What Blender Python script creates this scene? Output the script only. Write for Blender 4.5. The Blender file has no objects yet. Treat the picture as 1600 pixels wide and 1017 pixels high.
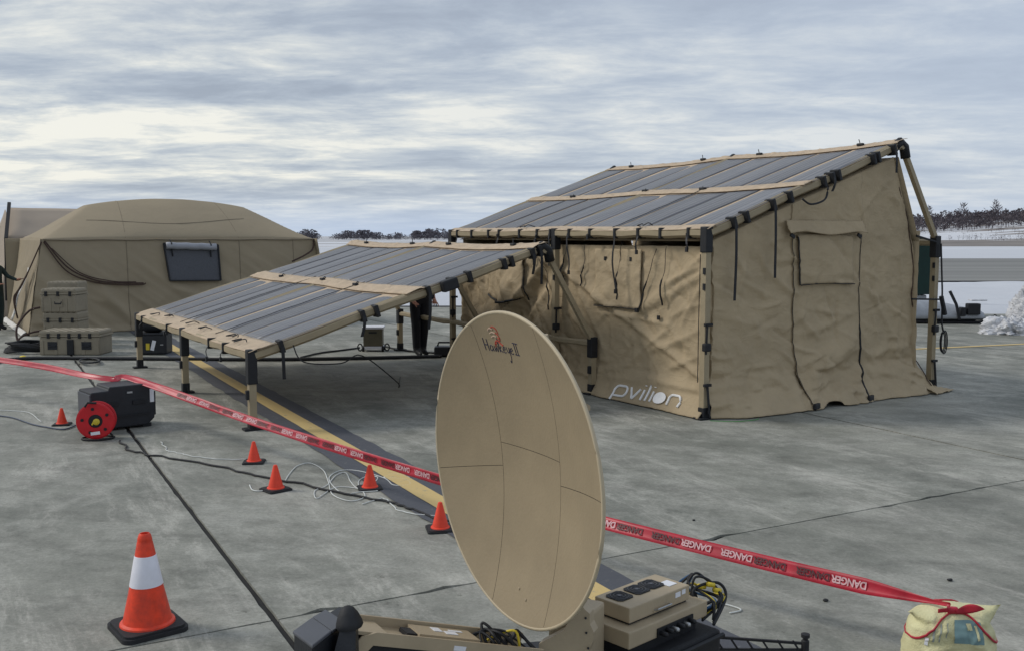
import bpy, bmesh, math, random
from mathutils import Vector, Matrix, noise
random.seed(7)
S = bpy.context.scene
COL = S.collection
R = math.radians
# ------------------------------------------------------------------ camera
FPX, CAMH, HOR = 1530.0, 2.0, 369.0
PITCH = math.atan((508.5 - HOR) / FPX)
cam = bpy.data.cameras.new('camera')
cam.sensor_width = 36; cam.lens = 36 * FPX / 1600
cam.clip_start = 0.05; cam.clip_end = 6000
co = bpy.data.objects.new('camera', cam); COL.objects.link(co)
co.location = (0, 0, CAMH); co.rotation_euler = (R(90) - PITCH, 0, 0)
S.camera = co
# ------------------------------------------------------------------ sky
SUN_EL, SUN_AZ = R(38), R(-80)      # azimuth clockwise from +Y
w = bpy.data.worlds.new('World'); S.world = w; w.use_nodes = True
NT = w.node_tree; NT.nodes.clear()
def N(t, **k):
    n = NT.nodes.new(t)
    for a, b in k.items(): setattr(n, a, b)
    return n
def LK(a, b): NT.links.new(a, b)
out = N('ShaderNodeOutputWorld'); bg = N('ShaderNodeBackground'); bg.inputs[1].default_value = 0.1
sky = N('ShaderNodeTexSky', sky_type='NISHITA'); sky.sun_disc = False
sky.sun_elevation = SUN_EL; sky.sun_rotation = SUN_AZ
tc = N('ShaderNodeTexCoord'); sep = N('ShaderNodeSeparateXYZ'); LK(tc.outputs['Generated'], sep.inputs[0])
def MA(op, a, b=None, c=None):
    n = N('ShaderNodeMath', operation=op)
    for i, v in enumerate((a, b, c)):
        if v is None: continue
        if isinstance(v, (int, float)): n.inputs[i].default_value = v
        else: LK(v, n.inputs[i])
    return n.outputs[0]
zc = MA('ADD', MA('MAXIMUM', sep.outputs[2], 0.0), 0.10)
px = MA('DIVIDE', sep.outputs[0], zc); py = MA('DIVIDE', sep.outputs[1], zc)
cmb = N('ShaderNodeCombineXYZ'); LK(px, cmb.inputs[0]); LK(py, cmb.inputs[1])
def NZ(scale, detail, rough, off, dist=0.0, sx=1.0, sy=1.0):
    m = N('ShaderNodeMapping'); m.inputs['Location'].default_value = off; m.inputs['Scale'].default_value = (sx, sy, 1)
    LK(cmb.outputs[0], m.inputs[0])
    n = N('ShaderNodeTexNoise'); n.inputs['Scale'].default_value = scale; n.inputs['Detail'].default_value = detail
    n.inputs['Roughness'].default_value = rough; n.inputs['Distortion'].default_value = dist
    LK(m.outputs[0], n.inputs[0]); return n.outputs[0]
n1 = NZ(0.95, 9, 0.60, (13.4, 6.2, 0), 0.25, 0.62, 1.0)
n2 = NZ(2.6, 9, 0.64, (7.3, 4.2, 2), 0.3, 0.75, 1.0)
n3 = NZ(0.13, 3, 0.5, (1.3, 9.2, 5), 0.0)
thin = N('ShaderNodeMapRange'); LK(sep.outputs[2], thin.inputs[0]); thin.inputs[1].default_value = 0.06; thin.inputs[2].default_value = 0.24; thin.inputs[3].default_value = 0.022; thin.inputs[4].default_value = -0.030
dens = MA('ADD', thin.outputs[0], MA('ADD', MA('ADD', MA('MULTIPLY', n1, 0.50), MA('MULTIPLY', n2, 0.38)), MA('MULTIPLY', n3, 0.12)))
ramp = N('ShaderNodeValToRGB'); LK(dens, ramp.inputs[0])
cr = ramp.color_ramp; cr.elements[0].position = 0.40; cr.elements[0].color = (2.9, 3.3, 3.95, 1)
cr.elements[1].position = 0.60; cr.elements[1].color = (7.4, 7.3, 6.7, 1)
e = cr.elements.new(0.455); e.color = (3.45, 3.9, 4.55, 1)
e = cr.elements.new(0.50); e.color = (4.3, 4.7, 5.15, 1)
e = cr.elements.new(0.545); e.color = (5.5, 5.75, 5.8, 1)
# horizon band: blue haze under the cloud deck
mr = N('ShaderNodeMapRange'); LK(sep.outputs[2], mr.inputs[0])
mr.inputs[1].default_value = 0.0; mr.inputs[2].default_value = 0.055; mr.inputs[3].default_value = 0.85; mr.inputs[4].default_value = 0.0
mr.interpolation_type = 'SMOOTHSTEP'
mixh = N('ShaderNodeMix', data_type='RGBA'); LK(mr.outputs[0], mixh.inputs[0]); LK(ramp.outputs[0], mixh.inputs[6])
mixh.inputs[7].default_value = (4.1, 5.0, 6.5, 1)
# bluer and duller away from the sun (to the right), brighter towards it
azr = N('ShaderNodeMapRange'); LK(sep.outputs[0], azr.inputs[0]); azr.inputs[1].default_value = -0.25; azr.inputs[2].default_value = 0.6
azr.inputs[3].default_value = 0.0; azr.inputs[4].default_value = 0.7
mixr = N('ShaderNodeMix', data_type='RGBA'); LK(azr.outputs[0], mixr.inputs[0]); LK(mixh.outputs[2], mixr.inputs[6])
mixr.inputs[7].default_value = (4.3, 4.95, 6.0, 1)
mixs = N('ShaderNodeMix', data_type='RGBA'); mixs.inputs[0].default_value = 0.93
LK(sky.outputs[0], mixs.inputs[6]); LK(mixr.outputs[2], mixs.inputs[7])
LK(mixs.outputs[2], bg.inputs[0]); LK(bg.outputs[0], out.inputs[0])
# ------------------------------------------------------------------ sun behind thin cloud
sl = bpy.data.lights.new('sun', 'SUN'); sl.energy = 1.4; sl.angle = R(14); sl.color = (1, 0.95, 0.87)
so = bpy.data.objects.new('sun', sl); COL.objects.link(so)
sd = Vector((math.sin(SUN_AZ) * math.cos(SUN_EL), math.cos(SUN_AZ) * math.cos(SUN_EL), math.sin(SUN_EL)))
so.rotation_euler = sd.to_track_quat('Z', 'Y').to_euler(); so.location = sd * 50
S.view_settings.view_transform = 'Standard'; S.view_settings.look = 'None'
S.view_settings.exposure = 0.30; S.view_settings.gamma = 1; S.view_settings.use_curve_mapping = False

# ------------------------------------------------------------------ surveying helpers: photo pixel -> place in the world
CP, SP = math.cos(PITCH), math.sin(PITCH)
def ray(u, v):
    r = (u - 800) / FPX; d = (v - 508.5) / FPX
    return Vector((r, CP - d * SP, -SP - d * CP))
def gp(u, v, z=0.0):
    d = ray(u, v); t = (z - CAMH) / d.z
    return Vector((d.x * t, d.y * t, z))
def atY(u, v, Y):
    d = ray(u, v); t = Y / d.y
    return Vector((d.x * t, Y, CAMH + d.z * t))
# ------------------------------------------------------------------ materials
MATS = {}
def mat(name, col, rough=0.7, metal=0.0, var=0.12, vscale=6.0, bump=0.0, bscale=40.0, stretch=(1, 1, 1), spec=0.4, dirt=None, rnd=0.0, trans=0.0):
    if name in MATS: return MATS[name]
    m = bpy.data.materials.new(name); m.use_nodes = True; nt = m.node_tree
    b = nt.nodes['Principled BSDF']; b.inputs['Roughness'].default_value = rough; b.inputs['Metallic'].default_value = metal
    b.inputs['Specular IOR Level'].default_value = spec
    t = nt.nodes.new('ShaderNodeTexCoord'); mp = nt.nodes.new('ShaderNodeMapping'); mp.inputs['Scale'].default_value = stretch
    nt.links.new(t.outputs['Object'], mp.inputs[0])
    n = nt.nodes.new('ShaderNodeTexNoise'); n.inputs['Scale'].default_value = vscale; n.inputs['Detail'].default_value = 5; n.inputs['Roughness'].default_value = 0.6
    nt.links.new(mp.outputs[0], n.inputs[0])
    r = nt.nodes.new('ShaderNodeValToRGB'); nt.links.new(n.outputs[0], r.inputs[0])
    r.color_ramp.elements[0].position = 0.3; r.color_ramp.elements[1].position = 0.7
    lo = [c * (1 - var) for c in col]; hi = [min(1, c * (1 + var)) for c in col]
    if dirt: lo = list(dirt)
    r.color_ramp.elements[0].color = (*lo, 1); r.color_ramp.elements[1].color = (*hi, 1)
    last = r.outputs[0]
    if rnd:
        oi = nt.nodes.new('ShaderNodeObjectInfo'); hs = nt.nodes.new('ShaderNodeHueSaturation')
        mr = nt.nodes.new('ShaderNodeMapRange'); nt.links.new(oi.outputs['Random'], mr.inputs[0])
        mr.inputs[3].default_value = 1 - rnd; mr.inputs[4].default_value = 1 + rnd
        nt.links.new(mr.outputs[0], hs.inputs['Value']); nt.links.new(last, hs.inputs['Color']); last = hs.outputs[0]
    nt.links.new(last, b.inputs['Base Color'])
    rr = nt.nodes.new('ShaderNodeMapRange'); nt.links.new(n.outputs[0], rr.inputs[0]); rr.inputs[3].default_value = max(0.05, rough - 0.1); rr.inputs[4].default_value = min(1, rough + 0.1)
    nt.links.new(rr.outputs[0], b.inputs['Roughness'])
    if bump:
        n2 = nt.nodes.new('ShaderNodeTexNoise'); n2.inputs['Scale'].default_value = bscale; n2.inputs['Detail'].default_value = 4
        nt.links.new(mp.outputs[0], n2.inputs[0])
        bp = nt.nodes.new('ShaderNodeBump'); bp.inputs['Strength'].default_value = bump; bp.inputs['Distance'].default_value = 0.01
        nt.links.new(n2.outputs[0], bp.inputs['Height']); nt.links.new(bp.outputs[0], b.inputs['Normal'])
    if trans: b.inputs['Transmission Weight'].default_value = trans
    MATS[name] = m; return m
def creased(m, amt=0.9, sc=2.6):
    nt = m.node_tree; b = nt.nodes['Principled BSDF']; t = nt.nodes.new('ShaderNodeTexCoord'); prev = b.inputs['Normal'].links[0].from_socket if b.inputs['Normal'].links else None
    for k, (q, rot) in enumerate(((sc, .4), (sc * 2.3, -.7))):
        mp = nt.nodes.new('ShaderNodeMapping'); mp.inputs['Rotation'].default_value = (rot, rot, 0); mp.inputs['Scale'].default_value = (1, 1, 1.5); nt.links.new(t.outputs['Object'], mp.inputs[0])
        n = nt.nodes.new('ShaderNodeTexNoise'); n.inputs['Scale'].default_value = q; n.inputs['Detail'].default_value = 3; n.inputs['Distortion'].default_value = .8; nt.links.new(mp.outputs[0], n.inputs[0])
        a = nt.nodes.new('ShaderNodeMath'); a.operation = 'SUBTRACT'; nt.links.new(n.outputs[0], a.inputs[0]); a.inputs[1].default_value = .5
        c = nt.nodes.new('ShaderNodeMath'); c.operation = 'ABSOLUTE'; nt.links.new(a.outputs[0], c.inputs[0])
        d = nt.nodes.new('ShaderNodeMath'); d.operation = 'POWER'; nt.links.new(c.outputs[0], d.inputs[0]); d.inputs[1].default_value = .6
        bp = nt.nodes.new('ShaderNodeBump'); bp.inputs['Strength'].default_value = amt * (1, .6)[k]; bp.inputs['Distance'].default_value = (.045, .02)[k]; bp.invert = True
        nt.links.new(d.outputs[0], bp.inputs['Height'])
        if prev: nt.links.new(prev, bp.inputs['Normal'])
        prev = bp.outputs[0]
    nt.links.new(prev, b.inputs['Normal']); return m
TAN = mat('tent_canvas', (0.41, 0.325, 0.21), 0.8, var=0.09, vscale=2.2, bump=0.35, bscale=14, spec=0.25)
TAN_TRIM = mat('roof_trim_canvas', (0.50, 0.395, 0.285), 0.8, var=0.13, vscale=7, bump=0.5, bscale=22, spec=0.25)
TAN_TUBE = mat('sleeved_tube', (0.33, 0.27, 0.175), 0.7, var=0.1, vscale=5, bump=0.2, bscale=30)
SHELT = mat('shelter_canvas', (0.31, 0.258, 0.18), 0.85, var=0.06, vscale=1.2, bump=0.2, bscale=10, spec=0.2)
SHELT2 = mat('shelter_liner_flap', (0.62, 0.60, 0.56), 0.6, var=0.1)
BLACK = mat('black_nylon', (0.012, 0.013, 0.016), 0.6, var=0.3, vscale=20)
RUBBER = mat('black_rubber', (0.02, 0.021, 0.024), 0.7, var=0.25, vscale=30, bump=0.2)
DKPLASTIC = mat('charcoal_plastic', (0.017, 0.019, 0.024), 0.5, var=0.2, vscale=12, bump=0.15, bscale=80)
GREYPL = mat('grey_plastic', (0.085, 0.09, 0.105), 0.45, var=0.12, vscale=10)
CASE = mat('khaki_case_plastic', (0.26, 0.225, 0.165), 0.65, var=0.1, vscale=9, bump=0.2, bscale=60)
DISH = mat('reflector_paint', (0.315, 0.25, 0.16), 0.5, var=0.09, vscale=3.5, bump=0.10, bscale=70, spec=0.35)
RIMM = mat('reflector_edge', (0.5, 0.42, 0.29), 0.5, var=0.08)
TANMET = mat('tan_painted_metal', (0.40, 0.325, 0.22), 0.5, var=0.07, vscale=8, bump=0.08, bscale=70)
ORANGE = mat('cone_orange', (0.84, 0.06, 0.018), 0.45, var=0.08, vscale=16, bump=0.12, bscale=30, dirt=(0.55, 0.045, 0.02))
ORANGE_S = mat('small_cone_orange', (0.82, 0.06, 0.025), 0.5, var=0.08, vscale=15)
WHITE = mat('reflective_white', (0.72, 0.72, 0.78), 0.4, var=0.07, vscale=14)
WCORD = mat('white_cord', (0.62, 0.64, 0.62), 0.6, var=0.1)
RED = mat('reel_red', (0.55, 0.012, 0.02), 0.4, var=0.1, vscale=12)
TAPE = mat('danger_tape_red', (0.44, 0.022, 0.042), 0.38, var=0.22, vscale=9, stretch=(1, 1, 1))
YEL = mat('yellow_plastic', (0.65, 0.5, 0.04), 0.5, var=0.1)
SACK = mat('woven_sack', (0.68, 0.66, 0.40), 0.62, var=0.10, vscale=6, bump=0.5, bscale=120, dirt=(0.52, 0.48, 0.26))
TEAL = mat('teal_print', (0.16, 0.26, 0.27), 0.6, var=0.15, vscale=18)
GREENP = mat('green_print', (0.09, 0.17, 0.10), 0.6, var=0.2, vscale=25)
GREYP = mat('grey_print', (0.28, 0.31, 0.29), 0.6, var=0.2, vscale=25)
DKGREEN = mat('dark_green_canvas', (0.012, 0.035, 0.03), 0.8, var=0.2, vscale=3, bump=0.2)
UNIFORM = mat('dark_green_cloth', (0.02, 0.035, 0.033), 0.85, var=0.25, vscale=16)
NAVY = mat('black_trousers', (0.008, 0.009, 0.014), 0.85, var=0.2, vscale=16)
SKIN = mat('skin', (0.36, 0.16, 0.10), 0.55, var=0.08)
HAIR = mat('dark_brown_hair', (0.05, 0.03, 0.02), 0.7, var=0.3, vscale=40)
BLUEINK = mat('dark_blue_ink', (0.02, 0.02, 0.05), 0.6, var=0.1)
REDINK = mat('red_ink', (0.40, 0.06, 0.035), 0.6, var=0.2)
PINKINK = mat('faded_ink', (0.50, 0.36, 0.27), 0.6, var=0.1)
GREYSHEET = mat('rolled_grey_sheet', (0.3, 0.31, 0.34), 0.5, var=0.1)
MESHM = mat('dark_window_mesh', (0.07, 0.075, 0.09), 0.35, var=0.15, vscale=30)
PAPERW = mat('white_label', (0.75, 0.76, 0.8), 0.5, var=0.05)
ROPE = mat('dark_brown_rope', (0.06, 0.035, 0.028), 0.8, var=0.2, vscale=40)
BARK = mat('bare_twigs', (0.085, 0.073, 0.082), 0.95, var=0.35, vscale=0.5)  # twig colour lightened for distance, standing in for haze
WRAP = mat('white_plastic_wrap', (0.60, 0.61, 0.64), 0.35, var=0.15, bump=0.6, bscale=9)
ZINC = mat('galvanised_metal', (0.42, 0.43, 0.44), 0.4, metal=0.8, var=0.1)

def concrete():
    m = bpy.data.materials.new('apron_concrete'); m.use_nodes = True; nt = m.node_tree
    b = nt.nodes['Principled BSDF']; b.inputs['Specular IOR Level'].default_value = 0.35
    ge = nt.nodes.new('ShaderNodeNewGeometry')
    def L(a, c): nt.links.new(a, c)
    def noi(scale, det, rough, rot, sc, off=(0, 0, 0), dist=0):
        v = nt.nodes.new('ShaderNodeVectorRotate'); v.rotation_type = 'Z_AXIS'; v.inputs['Angle'].default_value = rot
        L(ge.outputs['Position'], v.inputs[0])
        mp = nt.nodes.new('ShaderNodeMapping'); mp.inputs['Scale'].default_value = sc; mp.inputs['Location'].default_value = off
        L(v.outputs[0], mp.inputs[0])
        n = nt.nodes.new('ShaderNodeTexNoise'); n.inputs['Scale'].default_value = scale; n.inputs['Detail'].default_value = det
        n.inputs['Roughness'].default_value = rough; n.inputs['Distortion'].default_value = dist
        L(mp.outputs[0], n.inputs[0]); return n.outputs[0]
    rot = -math.atan2(0.879, -0.476)      # streaks run with the long joints
    big = noi(0.40, 8, 0.68, rot, (0.7, 1.2, 1), (4, 2, 0), 0.2)
    streak = noi(1.1, 12, 0.80, rot, (0.45, 1.7, 1), (1, 7, 0), 0.35)
    patchy = noi(0.9, 12, 0.80, 0.6, (1, 1, 1), (5, 3, 0), 0.15)
    cross = noi(2.2, 10, 0.78, 0.2, (0.7, 1.4, 1), (3, 3, 0), 0.2)
    fine = noi(42, 8, 0.82, 0, (1, 1, 1))
    spots = noi(7.5, 6, 0.75, 0, (1, 1, 1), (9, 1, 0))
    def ramp(src, stops):
        r = nt.nodes.new('ShaderNodeValToRGB'); L(src, r.inputs[0]); el = r.color_ramp.elements
        el[0].position, el[0].color = stops[0][0], (*stops[0][1], 1); el[1].position, el[1].color = stops[-1][0], (*stops[-1][1], 1)
        for p, c in stops[1:-1]:
            k = el.new(p); k.color = (*c, 1)
        return r.outputs[0]
    def mix(f, a, c, mode='MIX'):
        x = nt.nodes.new('ShaderNodeMix'); x.data_type = 'RGBA'; x.blend_type = mode
        if isinstance(f, (int, float)): x.inputs[0].default_value = f
        else: L(f, x.inputs[0])
        for i, v in ((6, a), (7, c)):
            if isinstance(v, tuple): x.inputs[i].default_value = (*v, 1)
            else: L(v, x.inputs[i])
        return x.outputs[2]
    base = ramp(big, [(0.34, (0.140, 0.147, 0.128)), (0.5, (0.188, 0.192, 0.166)), (0.66, (0.27, 0.27, 0.235))])
    st = ramp(streak, [(0.43, (0, 0, 0)), (0.53, (0.16, 0.16, 0.16)), (0.65, (0.85, 0.85, 0.85))])
    pt = ramp(patchy, [(0.47, (0, 0, 0)), (0.60, (0.9, 0.9, 0.9))])
    c0 = mix(pt, base, (0.31, 0.31, 0.275))
    c1 = mix(st, c0, (0.44, 0.43, 0.385))
    dk = ramp(cross, [(0.36, (0.5, 0.5, 0.5)), (0.5, (0.93, 0.93, 0.93)), (0.64, (1.15, 1.15, 1.15))])
    c2 = mix(0.6, c1, dk, 'MULTIPLY')
    fn = ramp(fine, [(0.36, (0.78, 0.78, 0.78)), (0.64, (1.22, 1.22, 1.22))])
    c3 = mix(0.85, c2, fn, 'MULTIPLY')
    sp = ramp(spots, [(0.31, (0.45, 0.45, 0.43)), (0.36, (1, 1, 1))])
    c4 = mix(0.8, c3, sp, 'MULTIPLY')
    oi = nt.nodes.new('ShaderNodeObjectInfo'); hs = nt.nodes.new('ShaderNodeHueSaturation')
    mr = nt.nodes.new('ShaderNodeMapRange'); L(oi.outputs['Random'], mr.inputs[0]); mr.inputs[3].default_value = 0.93; mr.inputs[4].default_value = 1.08
    L(mr.outputs[0], hs.inputs['Value']); L(c4, hs.inputs['Color']); L(hs.outputs[0], b.inputs['Base Color'])
    rr = nt.nodes.new('ShaderNodeMapRange'); L(streak, rr.inputs[0]); rr.inputs[1].default_value = 0.35; rr.inputs[2].default_value = 0.7
    rr.inputs[3].default_value = 0.68; rr.inputs[4].default_value = 0.9; L(rr.outputs[0], b.inputs['Roughness'])
    bp = nt.nodes.new('ShaderNodeBump'); bp.inputs['Strength'].default_value = 0.35; bp.inputs['Distance'].default_value = 0.006
    L(fine, bp.inputs['Height']); L(bp.outputs[0], b.inputs['Normal'])
    return m
CONC = concrete()
def worn(name, col, col2, thr, rough=0.7, sc=14):
    m = mat(name, col, rough, var=0.1, vscale=sc, bump=0.3, bscale=60)
    r = [n for n in m.node_tree.nodes if n.type == 'VALTORGB'][0]
    n = [n for n in m.node_tree.nodes if n.type == 'TEX_NOISE'][0]; n.inputs['Roughness'].default_value = 0.75; n.inputs['Detail'].default_value = 8
    r.color_ramp.elements[0].position = thr; r.color_ramp.elements[0].color = (*col2, 1)
    r.color_ramp.elements[1].position = thr + 0.09; r.color_ramp.elements[1].color = (*col, 1)
    return m
YLINE = worn('yellow_line_paint', (0.60, 0.445, 0.19), (0.36, 0.31, 0.20), 0.34)
BLINE = worn('black_border_paint', (0.078, 0.083, 0.098), (0.15, 0.15, 0.15), 0.33)
JOINT = mat('joint_sealant', (0.018, 0.018, 0.018), 0.8, var=0.4, vscale=8)
ASPH = mat('runway_asphalt', (0.19, 0.19, 0.18), 0.8, var=0.35, vscale=0.35, stretch=(0.05, 1, 1))
def snowmat():
    m = bpy.data.materials.new('old_snow'); m.use_nodes = True; nt = m.node_tree; b = nt.nodes['Principled BSDF']; b.inputs['Roughness'].default_value = 0.7
    ge = nt.nodes.new('ShaderNodeNewGeometry'); mp = nt.nodes.new('ShaderNodeMapping'); mp.inputs['Scale'].default_value = (0.25, 1, 1)
    nt.links.new(ge.outputs['Position'], mp.inputs[0])
    n = nt.nodes.new('ShaderNodeTexNoise'); n.inputs['Scale'].default_value = 0.035; n.inputs['Detail'].default_value = 7; n.inputs['Roughness'].default_value = 0.62
    nt.links.new(mp.outputs[0], n.inputs[0])
    # bare ground shows through far away (a band beyond the runway) where the noise is high
    sp_ = nt.nodes.new('ShaderNodeSeparateXYZ'); nt.links.new(ge.outputs['Position'], sp_.inputs[0])
    band = nt.nodes.new('ShaderNodeMapRange'); nt.links.new(sp_.outputs[1], band.inputs[0])
    band.inputs[1].default_value = 150; band.inputs[2].default_value = 230; band.inputs[3].default_value = -0.2; band.inputs[4].default_value = 0.06
    ad = nt.nodes.new('ShaderNodeMath'); ad.operation = 'ADD'; nt.links.new(n.outputs[0], ad.inputs[0]); nt.links.new(band.outputs[0], ad.inputs[1])
    r = nt.nodes.new('ShaderNodeValToRGB'); nt.links.new(ad.outputs[0], r.inputs[0]); el = r.color_ramp.elements
    el[0].position = 0.0; el[0].color = (0.50, 0.52, 0.56, 1); el[1].position = 0.66; el[1].color = (0.13, 0.115, 0.105, 1)
    k = el.new(0.42); k.color = (0.56, 0.58, 0.62, 1); k = el.new(0.56); k.color = (0.64, 0.655, 0.69, 1); k = el.new(0.6); k.color = (0.2, 0.17, 0.15, 1)
    nt.links.new(r.outputs[0], b.inputs['Base Color'])
    n2 = nt.nodes.new('ShaderNodeTexNoise'); n2.inputs['Scale'].default_value = 1.2; n2.inputs['Detail'].default_value = 6; nt.links.new(mp.outputs[0], n2.inputs[0])
    bp = nt.nodes.new('ShaderNodeBump'); bp.inputs['Strength'].default_value = 0.8; bp.inputs['Distance'].default_value = 0.15
    nt.links.new(n2.outputs[0], bp.inputs['Height']); nt.links.new(bp.outputs[0], b.inputs['Normal'])
    return m
SNOW = snowmat(); creased(TAN, .28, 3.2); creased(WRAP, 1.0, 4); creased(TAN_TRIM, .5, 5); creased(SHELT, .15, 1.5)
def panelmat():
    m = bpy.data.materials.new('solar_film'); m.use_nodes = True; nt = m.node_tree; b = nt.nodes['Principled BSDF']
    b.inputs['Specular IOR Level'].default_value = 0.6
    def L(a, c): nt.links.new(a, c)
    t = nt.nodes.new('ShaderNodeTexCoord'); sp_ = nt.nodes.new('ShaderNodeSeparateXYZ'); L(t.outputs['Object'], sp_.inputs[0])
    def M(op, a, v=None):
        n = nt.nodes.new('ShaderNodeMath'); n.operation = op; L(a, n.inputs[0])
        if v is not None:
            if isinstance(v, (int, float)): n.inputs[1].default_value = v
            else: L(v, n.inputs[1])
        return n.outputs[0]
    fr = M('FRACT', M('MULTIPLY', sp_.outputs[1], 6 / 0.583))
    line = M('LESS_THAN', fr, 0.13)
    fr2 = M('FRACT', M('MULTIPLY', sp_.outputs[0], 1 / 0.155)); line2 = M('LESS_THAN', fr2, 0.05)
    oi = nt.nodes.new('ShaderNodeObjectInfo')
    n = nt.nodes.new('ShaderNodeTexNoise'); n.inputs['Scale'].default_value = 1.6; n.inputs['Detail'].default_value = 5
    mp = nt.nodes.new('ShaderNodeMapping'); mp.inputs['Scale'].default_value = (0.5, 5, 1); L(t.outputs['Object'], mp.inputs[0]); L(mp.outputs[0], n.inputs[0])
    r = nt.nodes.new('ShaderNodeValToRGB'); L(n.outputs[0], r.inputs[0])
    r.color_ramp.elements[0].position = 0.3; r.color_ramp.elements[0].color = (0.088, 0.093, 0.110, 1); r.color_ramp.elements[1].position = 0.7; r.color_ramp.elements[1].color = (0.145, 0.15, 0.168, 1)
    hs = nt.nodes.new('ShaderNodeHueSaturation'); mr = nt.nodes.new('ShaderNodeMapRange'); L(oi.outputs['Random'], mr.inputs[0]); mr.inputs[3].default_value = 0.78; mr.inputs[4].default_value = 1.18
    L(mr.outputs[0], hs.inputs['Value'])
    m3 = nt.nodes.new('ShaderNodeMapping'); m3.inputs['Scale'].default_value = (0.35, 26, 1); L(t.outputs['Object'], m3.inputs[0])
    n3_ = nt.nodes.new('ShaderNodeTexNoise'); n3_.inputs['Scale'].default_value = 1.0; n3_.inputs['Detail'].default_value = 3; L(m3.outputs[0], n3_.inputs[0])
    r3 = nt.nodes.new('ShaderNodeValToRGB'); L(n3_.outputs[0], r3.inputs[0]); r3.color_ramp.elements[0].position = .36; r3.color_ramp.elements[0].color = (.72, .73, .76, 1); r3.color_ramp.elements[1].position = .66; r3.color_ramp.elements[1].color = (1.38, 1.37, 1.36, 1)
    mm = nt.nodes.new('ShaderNodeMix'); mm.data_type = 'RGBA'; mm.blend_type = 'MULTIPLY'; mm.inputs[0].default_value = .9; L(r.outputs[0], mm.inputs[6]); L(r3.outputs[0], mm.inputs[7]); L(mm.outputs[2], hs.inputs['Color'])
    mx = nt.nodes.new('ShaderNodeMix'); mx.data_type = 'RGBA'; L(line, mx.inputs[0]); L(hs.outputs[0], mx.inputs[6]); mx.inputs[7].default_value = (0.26, 0.25, 0.235, 1)
    mx2 = nt.nodes.new('ShaderNodeMix'); mx2.data_type = 'RGBA'; L(M('MULTIPLY', line2, 0.35), mx2.inputs[0]); L(mx.outputs[2], mx2.inputs[6]); mx2.inputs[7].default_value = (0.03, 0.03, 0.04, 1)
    L(mx2.outputs[2], b.inputs['Base Color'])
    rr = nt.nodes.new('ShaderNodeMapRange'); L(n.outputs[0], rr.inputs[0]); rr.inputs[3].default_value = 0.36; rr.inputs[4].default_value = 0.56; L(rr.outputs[0], b.inputs['Roughness'])
    bp = nt.nodes.new('ShaderNodeBump'); bp.inputs['Strength'].default_value = 0.25; bp.inputs['Distance'].default_value = 0.02; L(n.outputs[0], bp.inputs['Height']); L(bp.outputs[0], b.inputs['Normal'])
    return m
SOLAR = panelmat()

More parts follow.
